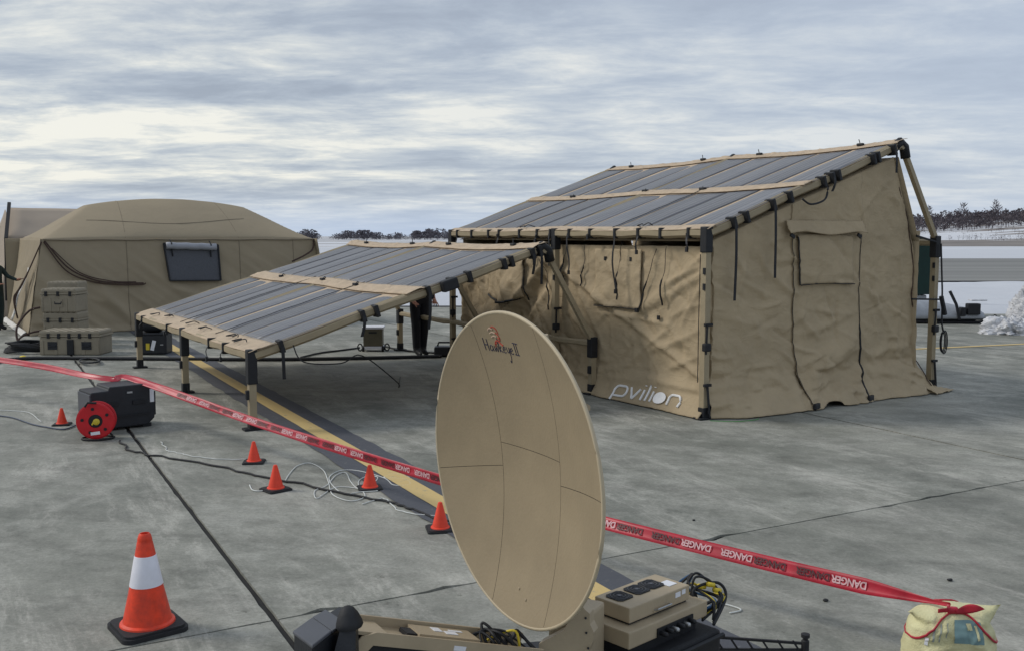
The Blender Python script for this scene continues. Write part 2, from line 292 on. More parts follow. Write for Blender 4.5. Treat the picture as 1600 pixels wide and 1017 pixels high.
# ------------------------------------------------------------------ mesh helpers
class MB:
    def __init__(s): s.v = []; s.f = []; s.m = []; s.mats = []
    def mi(s, m):
        if m not in s.mats: s.mats.append(m)
        return s.mats.index(m)
    def add(s, vs, fs, m=None):
        o = len(s.v); s.v += [Vector(v) for v in vs]; s.f += [tuple(i + o for i in f) for f in fs]; s.m += [s.mi(m)] * len(fs)
        return s
    def box(s, c, size, m=None, rot=None, bev=0.0):
        x, y, z = [q / 2 for q in size]
        if bev:
            bm = bmesh.new(); bmesh.ops.create_cube(bm, size=1.0)
            for v in bm.verts: v.co = Vector((v.co.x * size[0], v.co.y * size[1], v.co.z * size[2]))
            bmesh.ops.bevel(bm, geom=bm.edges[:], offset=bev, segments=2, affect='EDGES', profile=0.6)
            vs = [v.co.copy() for v in bm.verts]; fs = [[v.index for v in f.verts] for f in bm.faces]; bm.free()
        else:
            vs = [Vector(p) for p in ((-x, -y, -z), (x, -y, -z), (x, y, -z), (-x, y, -z), (-x, -y, z), (x, -y, z), (x, y, z), (-x, y, z))]
            fs = [(0, 3, 2, 1), (4, 5, 6, 7), (0, 1, 5, 4), (1, 2, 6, 5), (2, 3, 7, 6), (3, 0, 4, 7)]
        if rot is not None: vs = [rot @ v for v in vs]
        return s.add([v + Vector(c) for v in vs], fs, m)
    def tube(s, pts, r, n=8, m=None, closed=False, flat=1.0, twist=None):
        pts = [Vector(p) for p in pts]
        if not isinstance(r, (list, tuple)): r = [r] * len(pts)
        up = Vector((0, 0, 1)); rings = []
        for i, p in enumerate(pts):
            a = pts[max(0, i - 1)]; b = pts[min(len(pts) - 1, i + 1)]
            if closed: a = pts[i - 1]; b = pts[(i + 1) % len(pts)]
            t = (b - a); t = t.normalized() if t.length > 1e-9 else Vector((1, 0, 0))
            u = up if abs(t.dot(up)) < 0.95 else Vector((1, 0, 0))
            x = t.cross(u).normalized(); y = x.cross(t)
            rings.append([p + (x * math.cos(2 * math.pi * k / n + math.pi / n) + y * math.sin(2 * math.pi * k / n + math.pi / n) * flat) * r[i] for k in range(n)])
        vs = [v for g in rings for v in g]; fs = []
        L = len(pts)
        for i in range(L if closed else L - 1):
            j = (i + 1) % L
            for k in range(n): fs.append((i * n + k, i * n + (k + 1) % n, j * n + (k + 1) % n, j * n + k))
        if not closed: fs += [tuple(range(n))[::-1], tuple((L - 1) * n + k for k in range(n))]
        return s.add(vs, fs, m)
    def bar(s, a, b, wdt, m=None): return s.tube([a, b], wdt * 0.7071, 4, m)
    def lathe(s, prof, n=32, m=None, c=(0, 0, 0), rot=None):
        vs = []; fs = []
        for r, z in prof:
            for k in range(n):
                a = 2 * math.pi * k / n; v = Vector((r * math.cos(a), r * math.sin(a), z))
                if rot is not None: v = rot @ v
                vs.append(v + Vector(c))
        for i in range(len(prof) - 1):
            for k in range(n): fs.append((i * n + k, i * n + (k + 1) % n, (i + 1) * n + (k + 1) % n, (i + 1) * n + k))
        if prof[0][0] > 1e-4: fs.append(tuple(range(n))[::-1])
        if prof[-1][0] > 1e-4: fs.append(tuple((len(prof) - 1) * n + k for k in range(n)))
        return s.add(vs, fs, m)
    def prism(s, poly, z0, z1, m=None, fn=None):
        n = len(poly); vs = [Vector((x, y, z0)) for x, y in poly] + [Vector((x, y, z1)) for x, y in poly]
        if fn: vs = [fn(v) for v in vs]
        fs = [tuple(range(n))[::-1], tuple(range(n, 2 * n))] + [(i, (i + 1) % n, n + (i + 1) % n, n + i) for i in range(n)]
        return s.add(vs, fs, m)
    def grid(s, fn, nu, nv, m=None, cond=None):
        vs = [fn(i / nu, j / nv) for j in range(nv + 1) for i in range(nu + 1)]; fs = []
        for j in range(nv):
            for i in range(nu):
                if cond and not cond((i + .5) / nu, (j + .5) / nv): continue
                a = j * (nu + 1) + i; fs.append((a, a + 1, a + nu + 2, a + nu + 1))
        return s.add(vs, fs, m)
    def build(s, name, m=None, parent=None, smooth=False, solid=0.0, sub=0, off=0.0, ang=None):
        me = bpy.data.meshes.new(name); me.from_pydata([tuple(v) for v in s.v], [], s.f); me.update()
        mats = [x or m for x in s.mats]
        for x in mats: me.materials.append(x)
        if len(mats) > 1: me.polygons.foreach_set('material_index', s.m)
        if smooth: me.polygons.foreach_set('use_smooth', [True] * len(me.polygons))
        if ang: me.set_sharp_from_angle(angle=R(ang))
        o = bpy.data.objects.new(name, me); COL.objects.link(o)
        if parent is not None: o.parent = parent
        if solid:
            md = o.modifiers.new('solid', 'SOLIDIFY'); md.thickness = solid; md.offset = off
        if sub:
            md = o.modifiers.new('sub', 'SUBSURF'); md.levels = sub; md.render_levels = sub
        return o
def tag(o, label=None, cat=None, group=None, kind=None):
    for k, v in (('label', label), ('category', cat), ('group', group), ('kind', kind)):
        if v: o[k] = v
    return o
def empty(name, loc, rz=0.0, label=None, cat=None, group=None):
    o = bpy.data.objects.new(name, None); COL.objects.link(o); o.location = loc; o.rotation_euler = (0, 0, rz); o.empty_display_size = 0.1
    return tag(o, label, cat, group)
def copy_tree(o, parent=None):
    c = o.copy(); COL.objects.link(c)
    if parent is not None: c.parent = parent
    for ch in list(o.children): copy_tree(ch, c)
    return c
def fbm(x, y, s=0.0, o=4):
    a = 0; k = 1; t = 0
    for i in range(o):
        a += k * noise.noise((x, y, s + i * 7.3)); t += k; x *= 2.03; y *= 2.03; k *= 0.5
    return a / t
def ridge(x, y, s=0.0, o=3):
    a = 0; k = 1; t = 0
    for i in range(o):
        a += k * (1 - min(1, abs(noise.noise((x, y, s + i * 5.1))) * 3.2)) ** 2; t += k; x, y = 1.9 * x + .3 * y, 1.9 * y - .3 * x; k *= 0.55
    return a / t
def crumple(x, y, s=0.0, amp=0.02, ang=0.5, st=2.2):
    """folds of hung canvas: broad swell, slanted tension folds, sharp little creases"""
    c, q = math.cos(ang), math.sin(ang); u = c * x + q * y; v = -q * x + c * y
    return amp * (1.3 * fbm(x * 1.1, y * 1.1, s, 3) + 0.9 * (ridge(u * 0.7, v * st, s + 3, 3) - 0.3) + 0.45 * (ridge(x * 2.3 + 5, y * 2.6, s + 9, 2) - 0.3) - 0.55 * ridge(v * 1.1 + 4, u * 2.7, s + 17, 2))
class Folds:
    """tension creases of hung canvas: each a straight pull line with a sharp crest that fades at both ends"""
    def __init__(s, segs): s.g = segs
    def __call__(s, x, y):
        r = 0
        for (x0, y0, ux, uy, L, w_, a_, bend) in s.g:
            dx, dy = x - x0, y - y0; al = dx * ux + dy * uy
            if al < 0 or al > L: continue
            q = al / L; pe = -dx * uy + dy * ux + bend * q * (1 - q)
            if abs(pe) > 3 * w_: continue
            pr = math.exp(-abs(pe) / w_ * 1.1) if pe > 0 else math.exp(-(pe / w_) ** 2)
            r += a_ * pr * math.sin(math.pi * q) ** .7
        return r
def seg(x0, y0, x1, y1, w_, a_, bend=0.0):
    L = math.hypot(x1 - x0, y1 - y0); return (x0, y0, (x1 - x0) / L, (y1 - y0) / L, L, w_, a_, bend)
def rand_segs(n, x0, x1, y0, y1, rs, angs, amp=.012):
    rg = random.Random(rs); o = []
    for k in range(n):
        a_ = R(rg.choice(angs) + rg.uniform(-14, 14)); l = rg.uniform(.18, .75); x = rg.uniform(x0, x1); y = rg.uniform(y0, y1)
        o.append(seg(x - math.cos(a_) * l / 2, y - math.sin(a_) * l / 2, x + math.cos(a_) * l / 2, y + math.sin(a_) * l / 2, rg.uniform(.014, .045), amp * rg.uniform(.35, 1.2) * rg.choice((1, 1, -1)), rg.uniform(-.12, .12)))
    return o
def cubic(pts, n=8):
    pts = [Vector(p) for p in pts]; o = []
    for i in range(len(pts) - 1):
        a = pts[max(0, i - 1)]; b = pts[i]; c = pts[i + 1]; d = pts[min(len(pts) - 1, i + 2)]
        for k in range(n):
            t = k / n
            o.append(0.5 * ((2 * b) + (c - a) * t + (2 * a - 5 * b + 4 * c - d) * t * t + (3 * b - a - 3 * c + d) * t ** 3))
    o.append(pts[-1]); return o

# ================================================================== SETTING
D1 = Vector((-0.476, 0.879, 0)).normalized(); D2 = Vector((D1.y, -D1.x, 0)); ORG = gp(430, 968)     # ORG: crossing of two joints
def slabpt(a, b, z=0.0):
    p = ORG + D2 * a + D1 * b; return Vector((p.x, p.y, z))
g = MB(); g.add([(-3500, -200, -0.12), (3500, -200, -0.12), (3500, 3500, -0.12), (-3500, 3500, -0.12)], [(0, 1, 2, 3)])
tag(g.build('ground', SNOW), kind='structure')
# apron: a dark bed with concrete slabs on it, sealed joints between them
ap = MB(); ap.add([(-75, -12, -0.02), (75, -12, -0.02), (75, 29.5, -0.02), (-75, 27.5, -0.02)], [(0, 1, 2, 3)])
apron = tag(ap.build('apron', JOINT), kind='structure')
SW, SLN = 6.9, 11.8
def clip_y(poly, ymax):
    o = []
    for i in range(len(poly)):
        a, b = poly[i], poly[(i + 1) % len(poly)]
        ia, ib = a.y <= ymax, b.y <= ymax
        if ia: o.append(a)
        if ia != ib:
            t = (ymax - a.y) / (b.y - a.y); o.append(a.lerp(b, t))
    return o
def slab_edge(p, q, k, sd_):
    """the edge of a slab, slightly chipped"""
    n = max(2, int((q - p).length / 0.12)); o = []
    dirn = (q - p).normalized(); nn = Vector((dirn.y, -dirn.x, 0))
    for i in range(n):
        x = p.lerp(q, i / n); d = 0.004 * noise.noise((x.x * 6, x.y * 6, sd_))
        ch = ridge(x.x * 2.2, x.y * 2.2, sd_ + 3, 2)
        if ch > 0.62: d -= (ch - 0.62) * 0.13
        o.append(x + nn * d)
    return o
for i in range(-4, 7):
    for j in range(-3, 4):
        a0, a1, b0, b1 = i * SW + .019, (i + 1) * SW - .019, j * SLN + .008, (j + 1) * SLN - .008
        cs = [slabpt(a0, b0), slabpt(a1, b0), slabpt(a1, b1), slabpt(a0, b1)]
        if min(c.y for c in cs) > 27.5 or max(c.y for c in cs) < 2: continue
        if min(c.x - c.y * 0.62 for c in cs) > 3 or max(c.x + c.y * 0.62 for c in cs) < -3: continue
        poly = clip_y(cs, 27.6)
        if len(poly) < 3: continue
        near = min(c.y for c in poly) < 13
        if near:
            pp = []
            for k in range(len(poly)): pp += slab_edge(poly[k], poly[(k + 1) % len(poly)], k, i * 3.1 + j)
            poly = pp
        h = random.uniform(-.001, .001)
        m_ = MB(); m_.prism([(p.x, p.y) for p in poly], -0.018, h)
        m_.build('concrete_slab', CONC, apron)
# painted taxi line: dark border with the yellow line on it
def strip(name, a0, a1, z, m, b0=-3, b1=26, wob=0.006):
    mb = MB(); n = 160; vs = []; fs = []
    for k in range(n + 1):
        b = b0 + (b1 - b0) * k / n; w1 = wob * noise.noise((b * 3, a0, 1)); w2 = wob * noise.noise((b * 3, a1, 5))
        vs += [slabpt(a0 + w1, b, z), slabpt(a1 + w2, b, z)]
        if k: fs.append((2 * k - 2, 2 * k - 1, 2 * k + 1, 2 * k))
    mb.add(vs, fs); return tag(mb.build(name, m), kind='structure')
off0 = (gp(205, 670) - ORG).dot(D2)
strip('line_border_paint', 1.41, 1.985, 0.006, BLINE, wob=0.03)
strip('yellow_line_paint', 1.60, 1.775, 0.010, YLINE)
# the far yellow line on the right
p0, p1 = gp(1440, 545), gp(1600, 537.5); dd = (p1 - p0).normalized(); nn = Vector((-dd.y, dd.x, 0)) * 0.06
f = MB(); a = p0 - dd * 2; b_ = p1 + dd * 14
f.add([a - nn + Vector((0, 0, .006)), b_ - nn + Vector((0, 0, .006)), b_ + nn + Vector((0, 0, .006)), a + nn + Vector((0, 0, .006))], [(0, 1, 2, 3)])
tag(f.build('far_yellow_line_paint', YLINE), kind='structure')
rw = MB(); rw.add([(-600, 43, 0), (600, 44.5, 0), (600, 89, 0), (-600, 86, 0)], [(0, 1, 2, 3)])
tag(rw.build('runway', ASPH), kind='structure')
# ploughed snow bank between apron and runway
def bank(u, v):
    x = -70 + 140 * u; y0, y1 = 28.0 + 1.6 * fbm(x * .25, 0, 2, 4), 43.3 + 1.5 * fbm(x * .2, 4, 2, 4); y = y0 + (y1 - y0) * v
    pr = max(0, math.sin(math.pi * v)) ** 0.6
    return Vector((x, y, -0.06 + pr * (0.17 + 0.20 * fbm(x * .25, y * .3, 4) + 0.12 * fbm(x * .9, y * .9, 8))))
b_ = MB(); b_.grid(bank, 260, 40); tag(b_.build('snow_bank', SNOW, smooth=True), kind='structure')
def bank2(u, v):
    x = -300 + 900 * u; y = 88 + 12 * v
    return Vector((x, y, -0.05 + math.sin(math.pi * v) * (0.25 + .25 * fbm(x * .05, y * .1, 14))))
b_ = MB(); b_.grid(bank2, 120, 8); tag(b_.build('far_snow_bank', SNOW, smooth=True), kind='structure')
def mound(u, v):
    x = 60 + 700 * u; y = 195 + 150 * v + 12 * fbm(x * .02, 0, 3)
    return Vector((x, y, -.15 + math.sin(math.pi * v) ** .7 * (.75 + .5 * fbm(x * .02, y * .03, 6))))
b_ = MB(); b_.grid(mound, 160, 14); tag(b_.build('bare_earth_bank', mat('bare_earth', (.20, .18, .165), .9, var=.35, vscale=.05), smooth=True), kind='structure')
# low hills on the right and left edge
def hillz(x, y):
    e = min(1, max(0, (x - 150) / 120)) if x > 0 else min(1, max(0, (-x - 235) / 60))
    r = min(1, max(0, (y - 290) / 240))
    top = 9.5 if x > 0 else 5.0
    return -0.2 + e * (r * r * (3 - 2 * r)) * (top + 3.5 * fbm(x * .012, y * .015, 3))
def hill(u, v):
    x = -500 + 1300 * u; y = 280 + 520 * v; return Vector((x, y, hillz(x, y)))
h_ = MB(); h_.grid(hill, 130, 50); tag(h_.build('hills', SNOW, smooth=True), kind='structure')
# bare woods on the hills: one mass of thin leafless trees
def twig_tree(mb, x, y, z, h, r, n, dens=1.0):
    mb.tube([(x, y, z - .3), (x + random.uniform(-.2, .2), y, z + h * .9)], [h * .014 + .03, .02], 4)
    for k in range(n):
        t = random.random() ** 0.8; zz = z + h * (0.18 + 0.8 * t); rr = r * math.sin(math.pi * min(1, .12 + .85 * t)) ** .7
        a = random.uniform(0, 2 * math.pi); q = random.random() ** .5 * rr
        c = Vector((x + math.cos(a) * q, y + math.sin(a) * q, zz)); l = h * random.uniform(.05, .12)
        d = Vector((math.cos(a) * .6 + random.uniform(-.4, .4), math.sin(a) * .6, random.uniform(.3, 1.1))).normalized() * l
        s_ = Vector((random.uniform(-1, 1), random.uniform(-1, 1), random.uniform(-.4, .4))).normalized() * l * .33 * dens
        mb.add([c - d, c + s_, c + d, c - s_], [(0, 1, 2, 3)])
woods = MB()
for k in range(2600):
    x = random.uniform(195, 560) if random.random() < .8 else random.uniform(-420, -262); y = random.uniform(470, 640) if x > 0 else random.uniform(420, 560)
    dn = noise.noise((x * .03, y * .03, 2))
    if dn < -.45: continue
    z = hillz(x, y); h = random.uniform(4.4, 7.8) * (1.0 if x > 0 else .9); twig_tree(woods, x, y, z, h, h * .42, 26, 2.2)
tag(woods.build('bare_woods', BARK), 'dark leafless woods covering the low hills on the horizon', 'woods', kind='stuff')
scrub = MB()
for k in range(1300):
    x = random.uniform(165, 420); y = random.uniform(330, 500)
    if noise.noise((x * .02, y * .02, 7)) < .05: continue
    twig_tree(scrub, x, y, hillz(x, y), random.uniform(.9, 2.4), 1.4, 14, 1.5)
tag(scrub.build('hillside_scrub', BARK), 'sparse dark scrub poking through the snow below the woods', 'scrub', kind='stuff')
for k, (u, vt, Y, wd) in enumerate([(1505, 317, 520, 3.0), (1555, 312, 520, 2.6), (1452, 321, 530, 2.2)]):
    p = atY(u, 345, Y); top = atY(u, vt, Y).z; zb = hillz(p.x, Y)
    r_ = empty('bare_tree', (p.x, Y, zb), 0, ['tall bare tree rising above the woods, left of the tallest at the right', 'tallest bare tree above the woods at the far right', 'small bare tree above the woods just right of the tent frame'][k], 'tree', 'bare trees standing above the woods')
    h = top - zb; t_ = MB(); t_.tube([(0, 0, -.3), (0.2, 0, h * .95)], [.22, .05], 5); t_.build('trunk', BARK, r_)
    c_ = MB(); twig_tree(c_, 0, 0, 0, h, wd, 120, .6); c_.build('crown', BARK, r_)
# bush clumps on the snow horizon, between the shelter and the tent
HAZETWIG = mat('hazed_far_twigs', (0.13, 0.122, 0.14), 0.95, var=.2, vscale=.5)  # paler than the other twigs: distance haze put into the colour
for k, (u0, u1, vt) in enumerate([(464, 498, 358), (522, 600, 359), (604, 636, 363), (640, 708, 356), (-14, 12, 349)]):
    Y = 520; c = atY((u0 + u1) / 2, 370, Y); hw = (u1 - u0) / 2 / FPX * Y; top = atY(u0, vt, Y).z
    lab = ['dark bush clump on the horizon at the right eave of the domed shelter', 'long low bush clump on the horizon right of the domed shelter', 'smallest dark bush clump on the snowy horizon, between two wider ones', 'dark bush clump on the horizon touching the tent eave', 'dark wooded clump on the horizon at the left edge'][k]
    cb = MB()
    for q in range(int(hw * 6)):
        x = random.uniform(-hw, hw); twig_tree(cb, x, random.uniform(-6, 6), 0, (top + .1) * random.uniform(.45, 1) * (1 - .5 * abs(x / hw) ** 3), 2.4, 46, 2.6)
    o = cb.build('bush_clump', HAZETWIG); o.location = (c.x, Y, -.12); tag(o, lab, 'bushes', 'bush clumps on the horizon', 'stuff')

# ================================================================== SOLAR ROOF MODULES
ANG = math.atan2(0.53, 0.848)
class Module:
    """lean-to frame of square sleeved tubes: long slope with solar strips, short steep back strut"""
    def __init__(s, root, L, Sx, ps, ze, zp, zr, tube=0.075):
        s.root, s.L, s.S, s.ps, s.ze, s.zp, s.zr, s.w = root, L, Sx, ps, ze, zp, zr, tube
    def zl(s, x): return s.ze + (s.zp - s.ze) * x / s.ps
    def roof(s, x, t, up=0.05):
        b = (t % (s.L / 2)) / (s.L / 2); f = max(0, min(1, x / s.ps))
        sag = -0.035 * math.sin(math.pi * b) * (0.4 + 0.6 * f)
        return Vector((x, t, s.zl(x) + up + sag + 0.010 * fbm(x * 1.2, t * 1.2, 4, 2)))
    def frame(s):
        L, w_ = s.L, s.w
        for t in (0.04, L / 2, L - 0.04):
            b = MB(); b.bar((0, t, .03), (0, t, s.ze - .1), w_); b.build('front_post', TAN_TUBE, s.root)
            b = MB(); b.bar((s.S, t, .03), (s.S, t, s.zr - .1), w_); b.build('rear_post', TAN_TUBE, s.root)
            b = MB(); b.bar((s.S, t, s.zr + .02), (s.ps + .03, t, s.zp - .03), w_ * .78); b.build('back_strut', TAN_TUBE, s.root)
            b = MB()
            b.tube([(0.03 + (s.ps - .08) * k / 12, t, s.zl(0.03 + (s.ps - .08) * k / 12) - .01 * math.sin(k)) for k in range(13)], w_ * .78, 6); b.build('rafter_sleeve', TAN_TUBE, s.root)
            for x, zt in ((0, s.ze), (s.S, s.zr)):
                lo = .22 if s.ze > 1.5 else .30
                if x and s.ze < 1.5: lo = .2
                b = MB(); b.box((x, t, zt - lo / 2 + .04), (w_ * 1.35, w_ * 1.35, lo + .06), bev=.012); b.build('corner_joint', BLACK, s.root)
                b = MB(); b.box((x, t, .012), (.2, .12, .024), bev=.006); b.box((x, t, .07), (w_ * 1.2, w_ * 1.2, .12), bev=.008)
                b.tube([(x, t - .07, .1), (x + .02, t - .09, .02)], .01, 6); b.build('foot', BLACK, s.root)
                if s.ze > 1.5:
                    b = MB(); y = t - w_ * .7
                    b.tube([(x - .03, y, .72), (x - .03, y - .015, 1.04)], .012, 6); b.box((x, y, 1.04), (.11, .03, .03)); b.box((x - .04, y - .02, .80), (.09, .06, .09), bev=.015)
                    b.build('height_latch', BLACK, s.root)
                    b = MB(); b.box((x, y, .38), (.10, .03, .03)); b.tube([(x - .01, y - .01, .37), (x + .02, y - .02, .06)], .014, 6); b.build('foot_lever', BLACK, s.root)
                    for zz in (1.45, 1.62):
                        b = MB(); b.box((x - w_ * .5, t - .02, zz), (.03, .03, .07)); b.build('buckle', BLACK, s.root)
                else:
                    b = MB(); b.box((x - w_ * .6, t - .01, zt * .48), (.05, .05, .1), bev=.012); b.build('height_latch', BLACK, s.root)
            b = MB(); b.tube([(s.ps - .13, t, s.zl(s.ps - .13)), (s.ps - .02, t, s.zp + .03), (s.ps + .06, t, s.zp - .02), (s.ps + .10, t, s.zp - .16)], w_ * .82, 8); b.build('ridge_joint', BLACK, s.root, smooth=True)
        for nm, x, z in (('eave_beam', 0, s.ze), ('ridge_beam', s.ps, s.zp - .02), ('rear_beam', s.S, s.zr - .02)):
            n = 24; b = MB(); rr = w_ * (.72 if nm == 'eave_beam' else .55)
            b.tube([(x, .0 + L * k / n, z + .006 * math.sin(k * 1.7)) for k in range(n + 1)], [rr * (1 + .07 * math.sin(k * 2.3)) for k in range(n + 1)], 6); b.build(nm, TAN_TUBE, s.root)
    def cover(s, eave_w, mid0, mid1, top_w, ncol=10, sd_=0):
        L, ps = s.L, s.ps
        b = MB(); b.grid(lambda u, v: s.roof(-.02 + u * (ps + .04), v * L, .045), 24, 60); b.build('roof_cloth', TAN_TRIM, s.root, smooth=True, solid=.004)
        def band(x0, x1, up, amp, name, nu=6):
            b = MB()
            def fn(u, v):
                t = -.03 + v * (L + .06); x = x0 + u * (x1 - x0) + (.02 * fbm(t * 2.5, x0, 5 + sd_) if 0 < x0 else 0)
                p = s.roof(x, t, up); edge = min(u, 1 - u) * 4
                p.z += min(1, edge) * (amp * abs(fbm(x * 7, t * 5, sd_ + x0, 3)) * 2 + amp * .5 * ridge(x * 2, t * 3, x0)); return p
            b.grid(fn, nu, 130); return b.build(name, TAN_TRIM, s.root, smooth=True, solid=.004)
        band(-.045, eave_w, .060, .011, 'eave_border'); band(mid0, mid1, .064, .02, 'middle_border'); band(ps - top_w, ps + .03, .064, .025, 'ridge_border')
        cw = L / ncol
        for (x0, x1) in ((eave_w + .01, mid0 - .01), (mid1 + .01, ps - top_w - .01)):
            for c in range(ncol):
                gL = random.choice((.006, .010, .028, .045))
                t0, t1 = c * cw + gL, (c + 1) * cw - (.012 if (c + sd_) % 2 else .03)
                b = MB(); k1 = random.uniform(-.006, .006)
                def fn(u, v):
                    p = s.roof(x0 + u * (x1 - x0), t0 + v * (t1 - t0), .050); p.z += .010 * math.sin(math.pi * v) * math.sin(math.pi * u) ** .5 + k1 * u; return p
                b.grid(fn, 12, 6); b.build('solar_panel', SOLAR, s.root, smooth=True, solid=.0015)
        # wires lying in some of the gaps
        for c in ((3, 6) if sd_ else (3,)):
            b = MB(); pts = [s.roof(eave_w * .4 + (mid1 - eave_w * .4) * k / 20, c * cw + .01 * math.sin(k * 1.3 + c), .075) for k in range(21)]
            b.tube(pts, .0045, 5); b.build('panel_wire', BLACK, s.root)
        for c in ((1, 2, 4, 5, 7, 8) if sd_ else (2, 6)):
            b = MB(); p = s.roof(eave_w * random.uniform(.25, .7), c * cw + random.uniform(-.2, .2), .088)
            rj = lambda q: random.uniform(-q, q)
            b.tube(cubic([p + Vector((.05 + rj(.04), -.08 + rj(.05), .0)), p + Vector((rj(.04), -.04, .03)), p + Vector((-.05 + rj(.03), .03, .0)), p + Vector((.03, .09 + rj(.04), .02)), p + Vector((-.06, .13 + rj(.05), .0)), p + Vector((.02 + rj(.05), .18, -.005))], 4), .006, 5)
            b.build('wire_loop', BLACK, s.root)
        for c in (3, 5, 8):
            p = s.roof((mid0 + mid1) / 2, c * cw, .085); b = MB(); b.box(p, (.05, .10, .035), bev=.01); b.tube(cubic([p, p + Vector((.06, .06, .03)), p + Vector((.1, .14, 0))], 4), .007, 5); b.build('junction_box', BLACK, s.root)
        for c in (1, 4, 6, 9):
            p = s.roof(ps - top_w * .5, c * cw, .09); b = MB(); b.box(p, (.05, .09, .035), bev=.01); b.tube([p, p + Vector((.03, .05, .07))], .006, 5); b.build('junction_box', BLACK, s.root)
    def straps_eave(s, ts):
        for t, tail in ts:
            b = MB(); z = s.ze; w_ = s.w
            b.box((0, t, z), (w_ * 1.62, .035, w_ * 1.62), bev=.008)
            if tail:
                x = -w_ * .85; n = 6
                b.grid(lambda u, v: Vector((x - .02 * v + .01 * math.sin(v * 7 + t), t + (u - .5) * .028 - .10 * v * v * tail + .015 * math.sin(v * 5 + t * 3), z - v * tail)), 1, n); 
                b.box((x - .02, t - .10 * tail, z - tail), (.018, .03, .05))
            b.build('strap', BLACK, s.root, solid=.004)
    def straps_rafter(s, xs, t=0.0):
        for x, tail in xs:
            b = MB(); z = s.zl(x); a = math.atan2(s.zp - s.ze, s.ps); rot = Matrix.Rotation(-a, 3, 'Y')
            b.box((x, t, z), (.04, s.w * 1.75, s.w * 1.75), rot=rot, bev=.008)
            if tail:
                y = t - s.w * .9
                b.grid(lambda u, v: Vector((x + (u - .5) * .035 + .03 * v * v * math.sin(x * 9), y - .01 * math.sin(v * 4), z - v * tail)), 1, 6)
            b.build('strap', BLACK, s.root, solid=.005)

# ------------------------------------------------------------------ the tent
tent = empty('solar_tent', gp(1103, 655), ANG, 'tan canvas tent with sloping roof of grey solar strips and closed door', 'tent')
T = Module(tent, 5.83, 4.0, 3.23, 2.03, 3.13, 1.93); T.frame()
T.cover(.11, 1.42, 1.62, .17, 10, 0)
T.straps_eave([(.28, .18), (.75, 0), (1.15, .22), (1.59, .7), (2.1, .05), (2.55, .5), (2.98, .4), (3.3, .1), (3.75, .0), (4.3, .12), (4.6, 0), (5.1, .0), (5.55, .25)])
T.straps_rafter([(.33, .85), (.52, .0), (.93, .82), (1.2, 0), (1.75, .0), (1.9, .16), (2.0, 0), (2.62, 0), (2.7, 0), (3.0, .28)])
b = MB(); b.tube(cubic([(1.32, -.1, T.zl(1.32) - .06), (1.45, -.12, T.zl(1.32) - .12), (1.68, -.12, T.zl(1.5) - .12), (1.75, -.1, T.zl(1.75) - .05)], 6), .012, 6); b.build('cable_loop', BLACK, tent)
def flare(z, k=0.20, h=.38): return k * max(0, 1 - z / h) ** 1.8
def topz(x):
    z = T.zl(x) - .115
    if x > 3.12: z = min(z, T.zl(3.12) - .115 - (x - 3.12) * 2.55)
    return z
EF = Folds(rand_segs(120, 0, 3.7, .2, 2.7, 5, (-28, -28, 22, 8, -65, 80), .027) + rand_segs(50, 0, 3.7, .05, .6, 9, (5, 12, -10, 60), .032)
    + [seg(.1, .55, 1.4, .35, .05, .03, .1), seg(2.6, .50, 3.6, .62, .05, .03, -.1), seg(2.6, .30, 3.6, .38, .05, .025, .08), seg(.2, 1.15, 1.25, .95, .04, .02, .15), seg(2.6, 1.5, 3.3, .7, .04, .02), seg(1.5, 1.2, 2.45, 1.05, .03, .02, .1),
       seg(1.4, .85, 2.5, 1.1, .05, .03, .12), seg(.3, 1.6, 1.2, 1.25, .03, .018), seg(2.4, 2.2, 3.1, 2.75, .04, .02), seg(3.3, 1.9, 3.5, .8, .03, .02)])
def ew(x, z, door=False):
    """end wall surface: local y at (x, z)"""
    d = (crumple(x, z, 2.0, .020, -.35, 2.4) + .02 * fbm(x * 1.6, z * 1.3, 3, 2) + EF(x, z)) * (.35 + .65 * min(1, (topz(x) - z) / .5 + .1)) * min(1, max(.35, (3.9 - x) / .3))
    hem = .06 * fbm(x * 2.2, 3, 6, 3) + .05 * ridge(x * 1.6, 1, 2, 2)
    fl = flare(z + .05 * fbm(x * 3, z * 4, 3, 2), .30 + hem, .46)
    fl *= .35 + .65 * min(1, max(0, (x - .05) / .35)); horiz = .022 * math.exp(-((z - .30 - .05 * math.sin(x * 3)) / .05) ** 2) + .018 * math.exp(-((z - .14) / .035) ** 2)
    r = .06 - d - fl - horiz
    if door:
        e_ = max(0, min(1, (x - 1.4) / .25)) * max(0, min(1, (2.56 - x) / .25))
        q = math.exp(-((z - (.28 + .42 * (x - 1.4))) / .16) ** 2); r -= e_ * (.13 * q + .04 * max(0, 1 - z / .4)) - .03 * e_ * math.exp(-((z - (.05 + .30 * (x - 1.4))) / .08) ** 2)
    return r
def wall_piece(x0f, x1f, name, nu, nv, door=False, lift=0.0):
    b = MB()
    def fn(u, v):
        z0 = .012 + .012 * abs(fbm(u * 4, 1, 3)); 
        x = x0f(0) + u * (x1f(0) - x0f(0)); zt = topz(min(x, 3.6)) if not door else topz(x)
        z = z0 + (zt - z0) * v
        xa, xb = x0f(z), x1f(z); x = xa + u * (xb - xa)
        zt = topz(x); z = z0 + (zt - z0) * v
        zz = z
        if door: zz = max(.012 + .07 * max(0, math.sin(u * 7 + 5.4)) * (1 - v) ** 6 * (1 if u < .5 else .2), z)
        return Vector((x, ew(x, zz, door) - lift, zz))
    b.grid(fn, nu, nv); return b.build(name, TAN, tent, smooth=True, solid=.006)
zl_ = lambda z: 1.33 + .12 * max(0, 1 - z / 2.0) + .015 * math.sin(z * 5)
